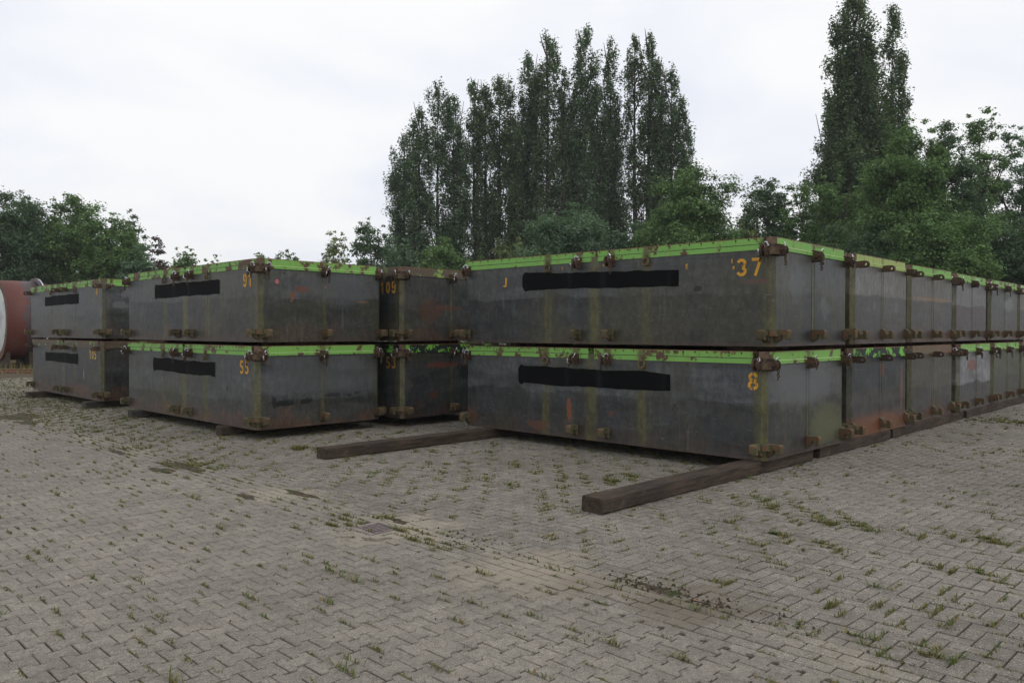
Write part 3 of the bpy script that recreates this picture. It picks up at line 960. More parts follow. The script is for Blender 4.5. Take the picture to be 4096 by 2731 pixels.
def pontoon(near, yaw, z, label, hm, gm, mode, number=None, nmat=None, patch_=None, pad=False, seed=0, top='coupling', sidehooks='down', chain=True, name='pontoon'):
    yr = math.radians(yaw)
    d1 = Vector((-math.cos(yr), math.sin(yr))); d2 = Vector((math.sin(yr), math.cos(yr)))
    c_ = Vector(near) + d1 * X1 + d2 * Y1
    root = empty(name, (c_.x, c_.y, z), -yr)
    tag(root, label, 'pontoon', 'steel pontoons stacked in the paved yard')
    r_ = random.Random(seed)
    inst('hull', mode['hull'](hm), root)
    # deck plate with its pockets
    m_ = MB(); zt = PH - 0.075
    m_.box(-X1 + 0.07, X1 - 0.07, -Y1 + 0.08, Y1 - 0.02, zt - 0.001, PH - 0.004)
    m_.box(-X1 + 0.005, -X1 + 0.0695, -Y1 + 0.08, Y1 - 0.005, zt - 0.001, PH - 0.004)
    m_.box(X1 - 0.0695, X1 - 0.016, -Y1 + 0.08, Y1 - 0.11, zt - 0.001, PH - 0.004)
    m_.box(X1 - 0.0695, X1 - 0.003, Y1 - 0.0645, Y1 - 0.005, zt - 0.001, PH - 0.035)
    m_.build('deck', M_DECK, root)
    # upper rim strips (long side, broken by the two pockets)
    for (a_, b_) in ((-X1 + 0.01, -0.045), (0.045, X1 - 0.15)):
        m_ = MB(); m_.box(a_, b_, -Y1 - 0.003, -Y1 + 0.0795, zt + 0.001, PH); m_.build('rim', gm, root)
    m_ = MB(); m_.prism([(X1 - 0.085, -Y1 - 0.002), (X1 - CH + 0.002, -Y1 - 0.002), (X1 + 0.001, -Y1 + CH - 0.002), (X1 + 0.001, -Y1 + 0.079), (X1 - 0.085, -Y1 + 0.079)], zt + 0.001, PH - 0.001)
    m_.build('corner_post', M_DECK, root)
    for (a_, b_) in ((-X1 + CH, -0.05), (0.05, X1 - 0.16)):
        m_ = MB(); m_.box(a_, b_, -Y1 - 0.009, -Y1 + 0.001, zt - 0.062, zt - 0.004); m_.build('band', gm, root)
    # short side
    m_ = MB(); m_.box(X1 - 0.015, X1 + 0.004, -Y1 + 0.08, Y1 - 0.11, PH - 0.105, PH); m_.build('rim', gm, root)
    m_ = MB(); m_.box(X1 - 0.002, X1 + 0.014, -Y1 + CH, Y1 - 0.10, PH - 0.142, PH - 0.1055); m_.build('band', gm, root)
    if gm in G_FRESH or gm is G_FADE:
        m_ = MB(); m_.box(X1 + 0.0045, X1 + 0.0165, -Y1 + CH, Y1 - 0.10, PH - 0.1050, PH - 0.0985); m_.build('highlight_strip', M_HILITE, root)  # chipped ledge edge, its sky highlight painted in as a paler lime line
    # fittings. (x, y, rotation) of plate points, front and right sides and the two hidden ones
    ztop, zbot = PH - 0.150, 0.125
    F_ = -math.pi / 2
    tops = [(X1 - 0.075, -Y1, F_), (0.26, -Y1, F_), (-0.26, -Y1, F_), (-X1 + 0.075, -Y1, F_), (X1, -Y1 + 0.075, 0), (X1, 0.0, 0), (X1, Y1 - 0.075, 0), (-X1, -Y1 + 0.075, math.pi), (-X1, 0, math.pi), (X1 - 0.075, Y1, math.pi / 2), (-X1 + 0.075, Y1, math.pi / 2)]
    for i, (x, y, r) in enumerate(tops):
        if top == 'lug':
            inst('lug', ME_LUG, root, (x, y, ztop), (0, 0, r))
        else:
            jz = r_.uniform(-0.3, 0.3)
            cp = inst('coupling', ME_CLEVIS, root, (x, y, ztop), (jz * 0.15, 0, r))
            if i < 9:
                if i != 1 or r_.random() < 0.7:
                    inst('shackle', ME_SHK, cp, (0.085, 0.03, 0.045), (r_.uniform(-.5, .5), r_.uniform(-.4, .4), r_.uniform(-.8, .8)))
                    if r_.random() < 0.6: inst('shackle', ME_SHK, cp, (0.10, -0.035, -0.01), (r_.uniform(2.6, 3.6), r_.uniform(-.4, .4), 1.2))
                if chain:
                    inst('chain', ME_CH[r_.randrange(3)], cp, (0.095, 0.03, -0.005), (0, 0, r_.uniform(0, 3)))
                    if r_.random() < 0.7:
                        inst('chain', ME_CH[r_.randrange(3)], cp, (0.11, -0.02, 0.03), (0, 0, r_.uniform(0, 3)))
        inst('hook', ME_HOOKUP if sidehooks == 'up' else ME_HOOK, root, (x, y, zbot), (0, 0, r))
    if top != 'lug':
        inst('corner_bracket', ME_CBR, root, (X1, -Y1, ztop))
    inst('corner_bracket', ME_CBB, root, (X1, -Y1, zbot + 0.02))
    for x in (-0.79, 0.79):
        inst('ring', ME_RING, root, (x, -Y1 - 0.002, PH - 0.125), (0, 0, F_ + r_.uniform(-.25, .25)))
    if number:
        m_, wtot = number_mesh(number[0], 0.198, 0.182 if number[0] == '37' else 0.152, 0.175, 1.15 if number[0] in ('37', '8') else 1.0)
        xr = number[1]
        o = m_.build('number', nmat, root, loc=(xr - wtot + 0.045, -Y1 - 0.004, number[2]))
        o['label'] = 'stencilled yellow ' + number[3]
    if patch_:
        (xa, xb, za0, za1, zb0, zb1) = patch_
        m_ = MB(); n_ = 26; vs = []
        w0 = w1 = 0
        for i in range(n_ + 1):
            t = i / n_
            w0 = w0 * 0.7 + r_.uniform(-.008, .008); w1 = w1 * 0.7 + r_.uniform(-.008, .008)
            x = xa + (xb - xa) * t
            lo, hi = za0 + (zb0 - za0) * t + w0, za1 + (zb1 - za1) * t + w1
            if i < 4: x = xa + (0.0, 0.02, 0.055, 0.11)[i]
            if i == 0: lo += 0.045; hi -= 0.055
            if i == 1: hi -= 0.012; lo += 0.005
            if i == 2: lo -= 0.022; hi += 0.012
            vs += [(x + (r_.uniform(-.008, .008) if 3 < i < n_ else 0), -Y1 - 0.0034, lo), (x, -Y1 - 0.0034, hi)]
        m_.add(vs, [(2 * i, 2 * i + 2, 2 * i + 3, 2 * i + 1) for i in range(n_)])
        o = m_.build('painted_patch', M_BLACK, root); o['label'] = 'long black strip brushed over the lettering'
    if pad:
        for x in (-1.8, 1.8):
            m_ = MB(); m_.box(x - 0.1, x + 0.1, -Y1 + 0.45, Y1 - 0.45, PH - 0.0035, PH + GAP - 0.001); m_.build('stacking_pad', M_DECK, root)
    return root


HG = hull_geo()
def mk_hull(m): return HG.mesh('hull', m)
MODE = {'hull': mk_hull}
Z0, Z1 = BEAM + 0.001, BEAM + PH + GAP
LIME = (0.185, 0.41, 0.085)
g = G('lime_edge_highlight'); M_HILITE = g.out((0.50, 0.66, 0.30), 0.6)  # paler than the rim lime: edge wear plus a highlight put into the colour
G_FRESH = [green_mat('lime_paint_a', LIME, 0.40, seed=1), green_mat('lime_paint_b', LIME, 0.50, seed=5), green_mat('lime_paint_c', LIME, 0.46, seed=9)]
G_FADE = green_mat('faded_green_paint', (0.33, 0.42, 0.12), 0.30, seed=3)
G_OLD = green_mat('worn_green_paint', (0.22, 0.38, 0.07), 0.72, (0.10, 0.075, 0.05), seed=4)
G_BROWN = green_mat('brown_rim_paint', (0.13, 0.105, 0.06), 0.6, (0.15, 0.085, 0.05), seed=8)
G_BLACK = green_mat('lime_paint_with_black_wear', (0.18, 0.50, 0.07), 0.62, (0.015, 0.018, 0.018), seed=6)
Y37, Y8, Y91, Y55 = yellow_mat('yellow_37', 0.36), yellow_mat('yellow_8', 0.50), yellow_mat('yellow_91', 0.24), yellow_mat('yellow_55', 0.28)
Y09, Y53, Y105, Y4 = yellow_mat('yellow_09', 0.28, 0.25), yellow_mat('yellow_53', 0.36, 0.4), yellow_mat('yellow_105', 0.0, 0.1, (0.62, 0.42, 0.10)), yellow_mat('yellow_4', 0.5)
RST, BLK, GRY = (0.11, 0.045, 0.026), (0.010, 0.011, 0.012), (0.14, 0.14, 0.145)
gy = lambda k, b=1.06: (0.045 * k, 0.0480 * k, 0.0475 * k * b)
H37 = hull_mat('hull_37', gy(1.25), gy(0.52), 0.60, 0.12, 0.08, 0.8, [('f', 1.5, 0.66, 0.05, 0.035, BLK, 0.9), ('f', 2.2, 0.72, 0.16, 0.03, (0.11, 0.05, 0.035), 0.6), ('s', 0.35, 0.45, 0.12, 0.12, (0.11, 0.113, 0.12), 0.4), ('s', -0.5, 0.75, 0.2, 0.25, (0.085, 0.09, 0.095), 0.5)], seed=1)
H8 = hull_mat('hull_8', gy(1.45, 1.1), gy(0.62), 0.62, 0.12, 0.15, 0.85, [('f', -0.38, 0.36, 0.045, 0.19, (0.19, 0.065, 0.025), 0.9), ('f', -0.95, 0.13, 0.16, 0.07, RST, 0.75), ('f', -2.3, 0.18, 0.14, 0.12, RST, 0.7), ('f', 0.33, 0.37, 0.05, 0.04, RST, 0.6), ('s', -0.1, 0.85, 1.2, 0.42, (0.115, 0.118, 0.125), 0.75), ('s', 0.55, 0.3, 0.6, 0.3, (0.115, 0.125, 0.05), 0.6)], seed=2.7)
H91 = hull_mat('hull_91', gy(1.4), gy(0.58), 0.66, 0.12, 0.2, 0.8, [('s', -0.38, 0.78, 0.13, 0.045, (0.13, 0.04, 0.022), 1), ('s', -0.55, 0.66, 0.04, 0.09, (0.17, 0.065, 0.03), 0.8), ('s', -0.80, 0.88, 0.035, 0.035, (0.45, 0.12, 0.12), 0.95), ('s', 0.02, 0.83, 0.02, 0.018, (0.45, 0.12, 0.12), 0.9), ('s', 0.3, 0.8, 0.8, 0.3, (0.095, 0.10, 0.105), 0.6), ('s', -0.68, 1.0, 0.022, 0.02, BLK, 0.9), ('f', 0.2, 0.9, 2.4, 0.22, (0.085, 0.084, 0.06), 0.45), ('s', 0.7, 0.62, 0.12, 0.012, (0.19, 0.1, 0.05), 0.8)], seed=4.2)
H55 = hull_mat('hull_55', gy(1.45), gy(0.8), 0.38, 0.10, 0.45, 0.9, [('s', -0.66, 0.36, 0.18, 0.045, BLK, 1), ('s', -0.27, 0.37, 0.12, 0.05, BLK, 1), ('s', -0.80, 0.38, 0.04, 0.08, BLK, 0.9), ('s', 0.20, 0.44, 0.16, 0.035, BLK, 0.95), ('s', 0.48, 0.42, 0.06, 0.025, BLK, 0.8), ('s', 0.62, 0.45, 0.05, 0.02, BLK, 0.8), ('f', 1.5, 0.55, 0.03, 0.05, BLK, 0.7), ('s', 0.0, 0.75, 1.4, 0.4, (0.095, 0.10, 0.107), 0.5)], seed=6.1)
H09 = hull_mat('hull_09', gy(0.85), gy(0.8), 0.5, 0.5, 0.4, 0.85, [('s', -0.45, 0.5, 0.25, 0.2, RST, 0.5), ('s', -0.1, 0.55, 0.3, 0.05, RST, 0.6), ('s', 0.55, 0.7, 0.12, 0.05, (0.22, 0.08, 0.05), 0.8)], seed=7.9)
H53 = hull_mat('hull_53', gy(1.0), gy(0.85), 0.4, 0.45, 0.3, 0.6, [('s', 0.75, 0.72, 0.2, 0.14, BLK, 1), ('s', -0.2, 0.85, 0.35, 0.05, (0.14, 0.05, 0.035), 0.8), ('s', 0.3, 0.72, 0.2, 0.12, BLK, 0.7), ('s', -0.4, 0.35, 0.10, 0.07, RST, 0.7)], seed=9.4)
H4 = hull_mat('hull_4', gy(1.35), gy(1.0), 0.5, 0.22, 0.2, 0.5, [('s', -0.62, 0.92, 0.10, 0.10, GRY, 0.8), ('s', -0.28, 0.88, 0.12, 0.08, GRY, 0.8), ('s', -0.72, 0.68, 0.18, 0.07, GRY, 0.8), ('s', -0.26, 0.70, 0.12, 0.06, GRY, 0.8)], seed=11.3)
H105 = hull_mat('hull_105', gy(0.72), gy(0.6), 0.4, 0.3, 0.5, 0.6, [('f', 1.35, 0.52, 0.02, 0.10, (0.35, 0.36, 0.36), 0.7), ('f', 1.1, 0.2, 0.6, 0.12, RST, 0.65), ('f', -1.9, 0.42, 0.12, 0.1, RST, 0.7)], seed=12.8)
HA2U = hull_mat('hull_plain_pale_top', (0.140, 0.135, 0.128), (0.046, 0.043, 0.042), 0.66, 0.2, 0.2, 0.7, [('s', 0.6, 0.5, 0.09, 0.1, (0.12, 0.12, 0.125), 0.5), ('s', -0.3, 0.52, 0.06, 0.06, GRY, 0.35)], streak=0.2, seed=14.5)
HA2L = hull_mat('hull_plain_rust_bottom', (0.024, 0.027, 0.030), (0.042, 0.038, 0.037), 0.62, 0.25, 1.0, 0.25, [('s', 0.0, 0.10, 1.3, 0.24, (0.16, 0.062, 0.028), 0.8), ('s', 0.85, 0.6, 0.05, 0.5, (0.2, 0.08, 0.04), 0.7), ('s', 0.05, 0.88, 0.12, 0.1, RST, 0.6)], seed=15.2)
HA3U = hull_mat('hull_plain_brown_band', (0.105, 0.10, 0.09), (0.052, 0.048, 0.044), 0.66, 0.3, 0.5, 0.6, [('s', 0.0, 0.69, 1.3, 0.04, (0.20, 0.12, 0.05), 0.7)], seed=16.6)
HA3L = hull_mat('hull_plain_brown', (0.066, 0.062, 0.048), (0.042, 0.040, 0.039), 0.52, 0.5, 0.6, 0.6, seed=17.1)
HA4U = hull_mat('hull_plain_grey_purple', (0.13, 0.128, 0.13), (0.056, 0.046, 0.047), 0.66, 0.1, 0.1, 0.4, seed=18.9)
HA4L = hull_mat('hull_plain_silver', (0.20, 0.20, 0.213), (0.055, 0.055, 0.058), 0.48, 0.2, 0.2, 0.5, [('s', -0.25, 0.82, 0.28, 0.12, (0.17, 0.055, 0.035), 0.8)], seed=19.5)
HA5U = hull_mat('hull_plain_dark_green', (0.055, 0.063, 0.057), (0.052, 0.053, 0.049), 0.66, 0.35, 0.4, 0.5, [('s', 0.35, 0.72, 0.5, 0.16, (0.18, 0.185, 0.185), 0.6)], seed=20.3)
HA5L = hull_mat('hull_plain_olive', (0.072, 0.076, 0.05), (0.052, 0.053, 0.045), 0.5, 0.25, 0.2, 0.7, seed=21.7)

GRP = (
 ((2.839, 8.668), 42.85, Z1, 'dark grey pontoon with lime rim and yellow 37, on top of the nearest stack', H37, G_FRESH[0], dict(number=('37', 2.30, 0.78, '37'), nmat=Y37, patch_=(-1.26, 1.24, 0.735, 0.97, 0.70, 0.89), seed=1)),
 ((2.769, 8.689), 44.04, Z0, 'dark grey pontoon with lime rim and yellow 8, at the bottom of the nearest stack', H8, G_FRESH[2], dict(number=('8', 2.31, 0.775, '8'), nmat=Y8, patch_=(-1.31, 1.20, 0.695, 0.935, 0.705, 0.915), pad=True, seed=2)),
 ((4.502, 10.513), 43.47, Z1, 'pontoon with faded olive rim and pale upper half, upper one just right of number 37', HA2U, G_FADE, dict(top='lug', sidehooks='up', seed=3)),
 ((4.476, 10.533), 44.41, Z0, 'nearly black pontoon with orange rust along its foot, right of number 8', HA2L, G_BLACK, dict(top='lug', sidehooks='up', pad=True, seed=4)),
 ((6.146, 12.313), 44.42, Z1, 'grey pontoon with lime rim and a brown line across its middle, upper row', HA3U, G_FRESH[0], dict(top='lug', sidehooks='up', seed=5)),
 ((6.166, 12.329), 44.31, Z0, 'brownish pontoon with a brown rim and no lime paint, lower row', HA3L, G_BROWN, dict(top='lug', sidehooks='up', pad=True, seed=6)),
 ((7.838, 14.104), 43.53, Z1, 'two-tone pontoon, light grey above purplish grey, upper row', HA4U, G_FRESH[2], dict(seed=7)),
 ((7.911, 14.099), 44.05, Z0, 'silvery pale pontoon with a rusty run from its middle coupling, lower row', HA4L, G_FRESH[0], dict(pad=True, seed=8)),
 ((9.485, 15.813), 44.6, Z1, 'greenish dark pontoon with a faint white 12, upper row at right edge', HA5U, G_FRESH[1], dict(seed=9)),
 ((9.55, 15.819), 44.5, Z0, 'olive grey pontoon with lime rim, lower row at right edge', HA5L, G_FRESH[2], dict(pad=True, seed=10)),
 ((11.13, 17.5), 44.5, Z1, 'last pontoon of the right-hand row, upper one cut by the picture edge', HA3U, G_FRESH[0], dict(seed=11)),
 ((11.19, 17.52), 44.5, Z0, 'last pontoon of the right-hand row, lower one cut by the picture edge', HA5L, G_BROWN, dict(pad=True, seed=12)),
 ((-3.588, 11.343), 43.86, Z1, 'upper pontoon with yellow 91 and a red rust blot on its short side', H91, G_FRESH[1], dict(number=('91', 2.20, 0.80, '91'), nmat=Y91, patch_=(-1.21, 1.20, 0.72, 0.96, 0.73, 0.945), seed=13)),
 ((-3.62, 11.321), 44.24, Z0, 'lower pontoon with yellow 55 and black peeled spots on its short side', H55, G_FRESH[2], dict(number=('55', 2.17, 0.79, '55'), nmat=Y55, patch_=(-1.25, 1.12, 0.735, 0.955, 0.71, 0.93), pad=True, seed=14)),
 ((-1.78, 12.831), 44.16, Z1, 'pontoon with worn brown and green rim and yellow 09, half hidden behind number 91', H09, G_OLD, dict(number=('109', 2.27, 0.775, '109'), nmat=Y09, seed=15)),
 ((-1.777, 12.879), 44.16, Z0, 'pontoon with black flaked lime rim and dim yellow 53, half hidden behind number 55', H53, G_BLACK, dict(number=('53', 2.25, 0.80, '53'), nmat=Y53, pad=True, seed=16)),
 ((-8.163, 15.923), 44.04, Z1, 'leftmost upper pontoon with a worn yellow 4 and pale square patches on its short side', H4, G_FRESH[1], dict(number=('4', 2.14, 0.86, '4'), nmat=Y4, patch_=(-1.3, 1.0, 0.72, 0.93, 0.73, 0.95), top='lug', seed=17)),
 ((-8.194, 15.906), 44.85, Z0, 'leftmost lower pontoon, dark and rusty, with yellow 105', H105, G_OLD, dict(number=('105', 2.12, 0.83, '105'), nmat=Y105, patch_=(-1.35, 1.0, 0.72, 0.92, 0.70, 0.92), top='lug', pad=True, seed=18)),
)
roots = []
for (near, yaw, z, lab, hm, gm, kw) in GRP:
    roots.append(pontoon(near, yaw, z, lab, hm, gm, MODE, **kw))
# leftovers of old lettering on number 37, and a faint white 12 on the far one
YT = yellow_mat('yellow_traces', 0.45)
for (u, z, s_, ch) in ((-1.62, 0.80, 0.12, 'J'), (0.13, 0.985, 0.05, '4'), (-0.55, 0.985, 0.04, '1'), (1.33, 0.90, 0.055, '5'), (1.91, 0.93, 0.05, '1'), (1.935, 0.86, 0.04, '0')):
    m_, _w = number_mesh(ch, s_, s_, 0.26); m_.build('paint_trace', YT, roots[0], loc=(u, -Y1 - 0.0036, z))
WH = yellow_mat('white_12', 0.42, 0.0, (0.32, 0.33, 0.33))
m_, _w = number_mesh('12', 0.19, 0.17, 0.14)
m_.build('number', WH, roots[8], loc=(X1 + 0.0035, 0.28, 0.80), rot=(0, 0, math.pi / 2))['label'] = 'faint white 12'

# ================================================================== TIMBER BEAMS
def wood_mat(name, c0, c1):
    g = G(name); o = g.obj(); q = g.scale(o, (1.0, 9, 9))
    n1 = g.noise(q, 3.0, 5, 0.65, 0.4); n2 = g.noise(o, 2.0, 4, 0.6)
    c_ = g.mix(g.smooth(n1, 0.3, 0.7), c0, c1)
    c_ = g.mix(g.smooth(n2, 0.45, 0.7) * 0.6, c_, (0.035, 0.028, 0.026))
    ck = g.noise(g.scale(o, (0.8, 22, 22)), 2.2, 4, 0.7, 0.5)
    c_ = g.mix(g.smooth(ck, 0.62, 0.66) * 0.85, c_, (0.008, 0.006, 0.005))
    c_ = g.mix(g.smooth(ck, 0.36, 0.30) * 0.5, c_, (0.14, 0.085, 0.065))
    c_ = g.mix(g.smooth(g.noise(o, 5, 4), 0.62, 0.72) * 0.35, c_, (0.15, 0.13, 0.11))
    return g.out(c_, 0.85, 0.2, nrm=g.bump(n1 + g.noise(q, 14, 3) * 0.4, 0.9, 0.012))


M_WOOD = wood_mat('timber_reddish', (0.034, 0.026, 0.019), (0.088, 0.064, 0.045))
M_WOOD2 = wood_mat('timber_grey', (0.04, 0.036, 0.029), (0.085, 0.077, 0.062))


def beam(x, y, length, ang, label, mat=M_WOOD, w=0.205, h=BEAM, seed=0):
    """x, y: centre of the near end face; runs along its own x"""
    r_ = random.Random(seed); m_ = MB()
    nseg = max(4, int(length / 0.12)); bev = 0.014
    prof_ = [(-w / 2 + bev, 0.001), (w / 2 - bev, 0.001), (w / 2, bev), (w / 2, h - bev), (w / 2 - bev, h), (-w / 2 + bev, h), (-w / 2, h - bev), (-w / 2, bev)]
    vs, fs = [], []
    sw = [r_.uniform(0, 6) for _ in range(8)]
    for i in range(nseg + 1):
        X = length * i / nseg
        for k, (a_, b_) in enumerate(prof_):
            jit = 0.004 * math.sin(X * 3 + sw[k]) + r_.uniform(-.0025, .0025)
            top_ = b_ > h - 0.01
            vs.append((X + (r_.uniform(-.01, .01) if i in (0, nseg) else 0), a_ + (jit if not top_ else jit * 0.6), (b_ - abs(jit) * (0.8 if top_ else 0)) if b_ > 0.01 else b_))
    n_ = 8
    fs = [(i * n_ + k, i * n_ + (k + 1) % n_, (i + 1) * n_ + (k + 1) % n_, (i + 1) * n_ + k) for i in range(nseg) for k in range(n_)]
    fs = [f[::-1] for f in fs]
    fs += [tuple(range(n_)), tuple(nseg * n_ + k for k in range(n_))[::-1]]
    m_.add(vs, fs)
    o = m_.build('timber_beam', mat, None, loc=(x, y, 0), rot=(0, 0, math.radians(ang)))
    tag(o, label, 'timber beam', 'timber beams under the pontoons')
    return o


beam(0.69, 6.84, 4.05, 44.9, 'long brown timber beam sticking out furthest, under the corner of number 8', seed=1, w=0.225)
beam(3.72, 9.87, 2.4, 45.5, 'timber beam under the second pontoon of the right-hand row', seed=2)
beam(5.50, 11.72, 3.6, 46.0, 'timber beam under the third and fourth pontoons of the right-hand row', seed=3)
beam(8.12, 14.42, 5.2, 46.0, 'timber beam under the far end of the right-hand row', seed=4)
beam(-2.32, 9.70, 4.6, 44.9, 'brown timber beam lying on the paving left of the nearest stack, under its far end', seed=5, w=0.215)
beam(1.1, 13.2, 6.5, 45, 'timber beam hidden under the back of the right-hand row', seed=6)
beam(-4.36, 11.86, 4.2, 45.5, 'stub of dark timber beam under the number end of pontoon 55', seed=7)
beam(-6.80, 14.18, 4.2, 45.5, 'stub of grey timber beam under the left end of pontoon 55', M_WOOD2, seed=8)
beam(-8.55, 15.92, 4.0, 45.5, 'stub of grey timber beam under the number end of pontoon 105', M_WOOD2, seed=9)
beam(-11.20, 18.40, 4.0, 45.5, 'stub of dark timber beam under the left end of pontoon 105', seed=10)

# ================================================================== RED DRUM AND STEEL BEAMS at the left edge
g = G('red_primer'); o_ = g.obj(); x, y, z = g.xyz(o_)
nn = g.noise(o_, 1.6, 5, 0.6); n2 = g.noise(o_, 9, 4, 0.7)
c = g.mix(n2, (0.095, 0.028, 0.020), (0.145, 0.045, 0.031))
c = g.mix(g.smooth(x + (nn - 0.5) * 1.1, 0.70, 0.74), c, (0.075, 0.055, 0.06))
c = g.mix(g.smooth(nn, 0.5, 0.7) * 0.3, c, (0.12, 0.06, 0.045))
M_RED = g.out(c, 0.6, 0.4, nrm=g.bump(n2, 0.3, 0.01))
g = G('pale_lining'); o_ = g.obj()
M_PALE = g.out(g.mix(g.smooth(g.noise(o_, 1.2, 3), 0.45, 0.7), (0.55, 0.60, 0.56), (0.36, 0.34, 0.40)), 0.5)
drum = empty('steel_drum', (-21.28, 33.0, 1.97), math.radians(44.2))
tag(drum, 'huge red-brown steel drum with a pale end lying behind the leftmost stack', 'drum')
def ring_shell(ri, ro, x0, x1, n_=64):
    m_ = MB(); vs = []
    for (xx, rr) in ((x0, ri), (x0, ro), (x1, ro), (x1, ri)):
        vs += [(xx, rr * math.cos(2 * math.pi * k / n_), rr * math.sin(2 * math.pi * k / n_)) for k in range(n_)]
    fs = []
    for j in range(4):
        for k in range(n_):
            j2 = (j + 1) % 4; k2 = (k + 1) % n_
            fs.append((j * n_ + k, j * n_ + k2, j2 * n_ + k2, j2 * n_ + k))
    m_.add(vs, fs); return m_
ring_shell(1.60, 1.655, 0.0, 1.28).build('shell', M_RED, drum, True)
ring_shell(1.36, 1.60, 0.0, 0.06).build('end_ring', M_DECK, drum)
mb = MB(); n_ = 48
vs = [(0.05, 0, 0)]; fs = []
for i, (rr, dx_) in enumerate(((0.5, 0.04), (1.0, 0.015), (1.365, 0.03))):
    vs += [(0.05 - 0.10 + dx_ * 2 + 0.04 * i, rr * math.cos(2 * math.pi * k / n_), rr * math.sin(2 * math.pi * k / n_)) for k in range(n_)]
for k in range(n_): fs.append((0, 1 + k, 1 + (k + 1) % n_))
for i in range(2):
    for k in range(n_): fs.append((1 + i * n_ + k, 1 + (i + 1) * n_ + k, 1 + (i + 1) * n_ + (k + 1) % n_, 1 + i * n_ + (k + 1) % n_))
mb.add(vs, fs); mb.build('end_cap', M_PALE, drum, True)
ring_shell(1.2, 1.79, 1.285, 1.34).build('flange', M_RED, drum)
ring_shell(1.2, 1.77, 1.40, 1.46).build('flange', M_PALE, drum)
ring_shell(1.45, 1.55, 1.345, 3.6).build('neck', M_DECK, drum, True)
for xx in (0.15, 0.95, 2.6):
    mb = MB(); R0 = 1.66 if xx < 1.2 else 1.56
    out_ = [(-1.1, -1.968), (1.1, -1.968), (1.1, -1.30)] + [(R0 * math.sin(t), -R0 * math.cos(t)) for t in np.linspace(0.68, -0.68, 9)] + [(-1.1, -1.30)]
    mb.prism(out_, -0.06, 0.06, Matrix.Translation((xx, 0, 0)) @ Matrix(((0, 0, 1, 0), (1, 0, 0, 0), (0, 1, 0, 0), (0, 0, 0, 1))))
    mb.build('cradle', M_WOOD, drum)

g = G('red_beam_paint'); o_ = g.obj(); n_ = g.noise(o_, 4, 5, 0.7)
M_REDB = g.out(g.mix(g.smooth(n_, 0.3, 0.7), (0.17, 0.06, 0.045), (0.34, 0.15, 0.115)), 0.7, 0.3)
for i, (Y, hgt, w_, a_) in enumerate(((30.6, 0.07, 0.3, 0.2), (33.2, 0.09, 0.3, 0.1), (36.6, 0.09, 0.3, -0.1), (41.5, 0.12, 0.3, -0.1), (29.2, 0.05, 0.2, 0.25))):
    m_ = MB()
    m_.box(-9, 9, -w_ / 2, w_ / 2, 0.002, 0.022); m_.box(-9, 9, -w_ / 2, w_ / 2, hgt - 0.02, hgt); m_.box(-9, 9, -0.012, 0.012, 0.0222, hgt - 0.0202)
    o = m_.build('steel_beam', M_REDB, None, loc=(-18.0 - i * 0.6, Y, 0), rot=(0, 0, math.radians(a_ * 4)))
    tag(o, ['second nearest red steel beam lying flat before the drum', 'middle red steel beam lying flat before the drum', 'fourth red steel beam lying flat before the drum', 'rearmost red steel beam lying flat nearest the drum', 'thinnest and nearest red steel beam lying at the edge of the paving'][i], 'steel beam', 'red steel beams lying on the ground at left')
# tall weeds between the beams
W_ = []
for i in range(2600):
    x, y = rng.uniform(-27, -12), rng.uniform(28.5, 38)
    h_ = rng.uniform(0.06, 0.35); a_ = rng.uniform(0, 6.28); w_ = rng.uniform(0.01, 0.03)
    W_.append([(x - w_ * math.cos(a_), y - w_ * math.sin(a_), 0), (x + w_ * math.cos(a_), y + w_ * math.sin(a_), 0), (x + rng.normal(0, 0.07), y, h_)])
tag(inst('weeds', mesh_np('weeds', np.array(W_).reshape(-1, 3), np.arange(7800).reshape(-1, 3), M_GRASS, 3)), 'thin weeds growing between the red steel beams', 'weeds', kind='stuff')

# ================================================================== TREES
def leaf_mat(name, a, b, c, trans=(0.08, 0.14, 0.02)):
    g = G(name); isl = g.island(); p = g.pos()
    n1 = g.noise(p, 0.55, 3, 0.6)
    n2 = g.noise(p, 1.7, 2, 0.5)
    col = g.mix(isl, a, b)
    col = g.mul(col, g.smooth(n2, 0.35, 0.65) * 0.75 + 0.78)
    col = g.mix(g.smooth(n1, 0.42, 0.68) * 0.75, col, c)
    return g.out(col, 0.55, 0.35, trans=g.mix(0.5, col, trans))


LM = {
    'pop': leaf_mat('poplar_leaves', (0.055, 0.102, 0.055), (0.159, 0.232, 0.119), (0.097, 0.167, 0.072)),
    'pop2': leaf_mat('poplar_leaves_mossy', (0.054, 0.092, 0.045), (0.145, 0.208, 0.092), (0.118, 0.170, 0.076)),
    'dark': leaf_mat('dark_leaves', (0.047, 0.090, 0.047), (0.128, 0.196, 0.089), (0.085, 0.153, 0.072)),
    'mid': leaf_mat('green_leaves', (0.064, 0.126, 0.047), (0.175, 0.284, 0.089), (0.132, 0.225, 0.064)),
    'blue': leaf_mat('bluish_leaves', (0.064, 0.126, 0.072), (0.18, 0.275, 0.150), (0.108, 0.186, 0.092)),
    'yel': leaf_mat('yellowish_leaves', (0.106, 0.146, 0.054), (0.277, 0.333, 0.128), (0.213, 0.255, 0.085)),
    'red': leaf_mat('purple_leaves', (0.047, 0.036, 0.038), (0.118, 0.070, 0.072), (0.085, 0.059, 0.055), (0.128, 0.059, 0.043)),
}
g = G('bark'); p = g.pos()
M_BARK = g.out(g.mix(g.noise(g.scale(p, (6, 6, 1)), 1.5, 4, 0.7), (0.035, 0.03, 0.025), (0.085, 0.075, 0.06)), 0.9, 0.1)


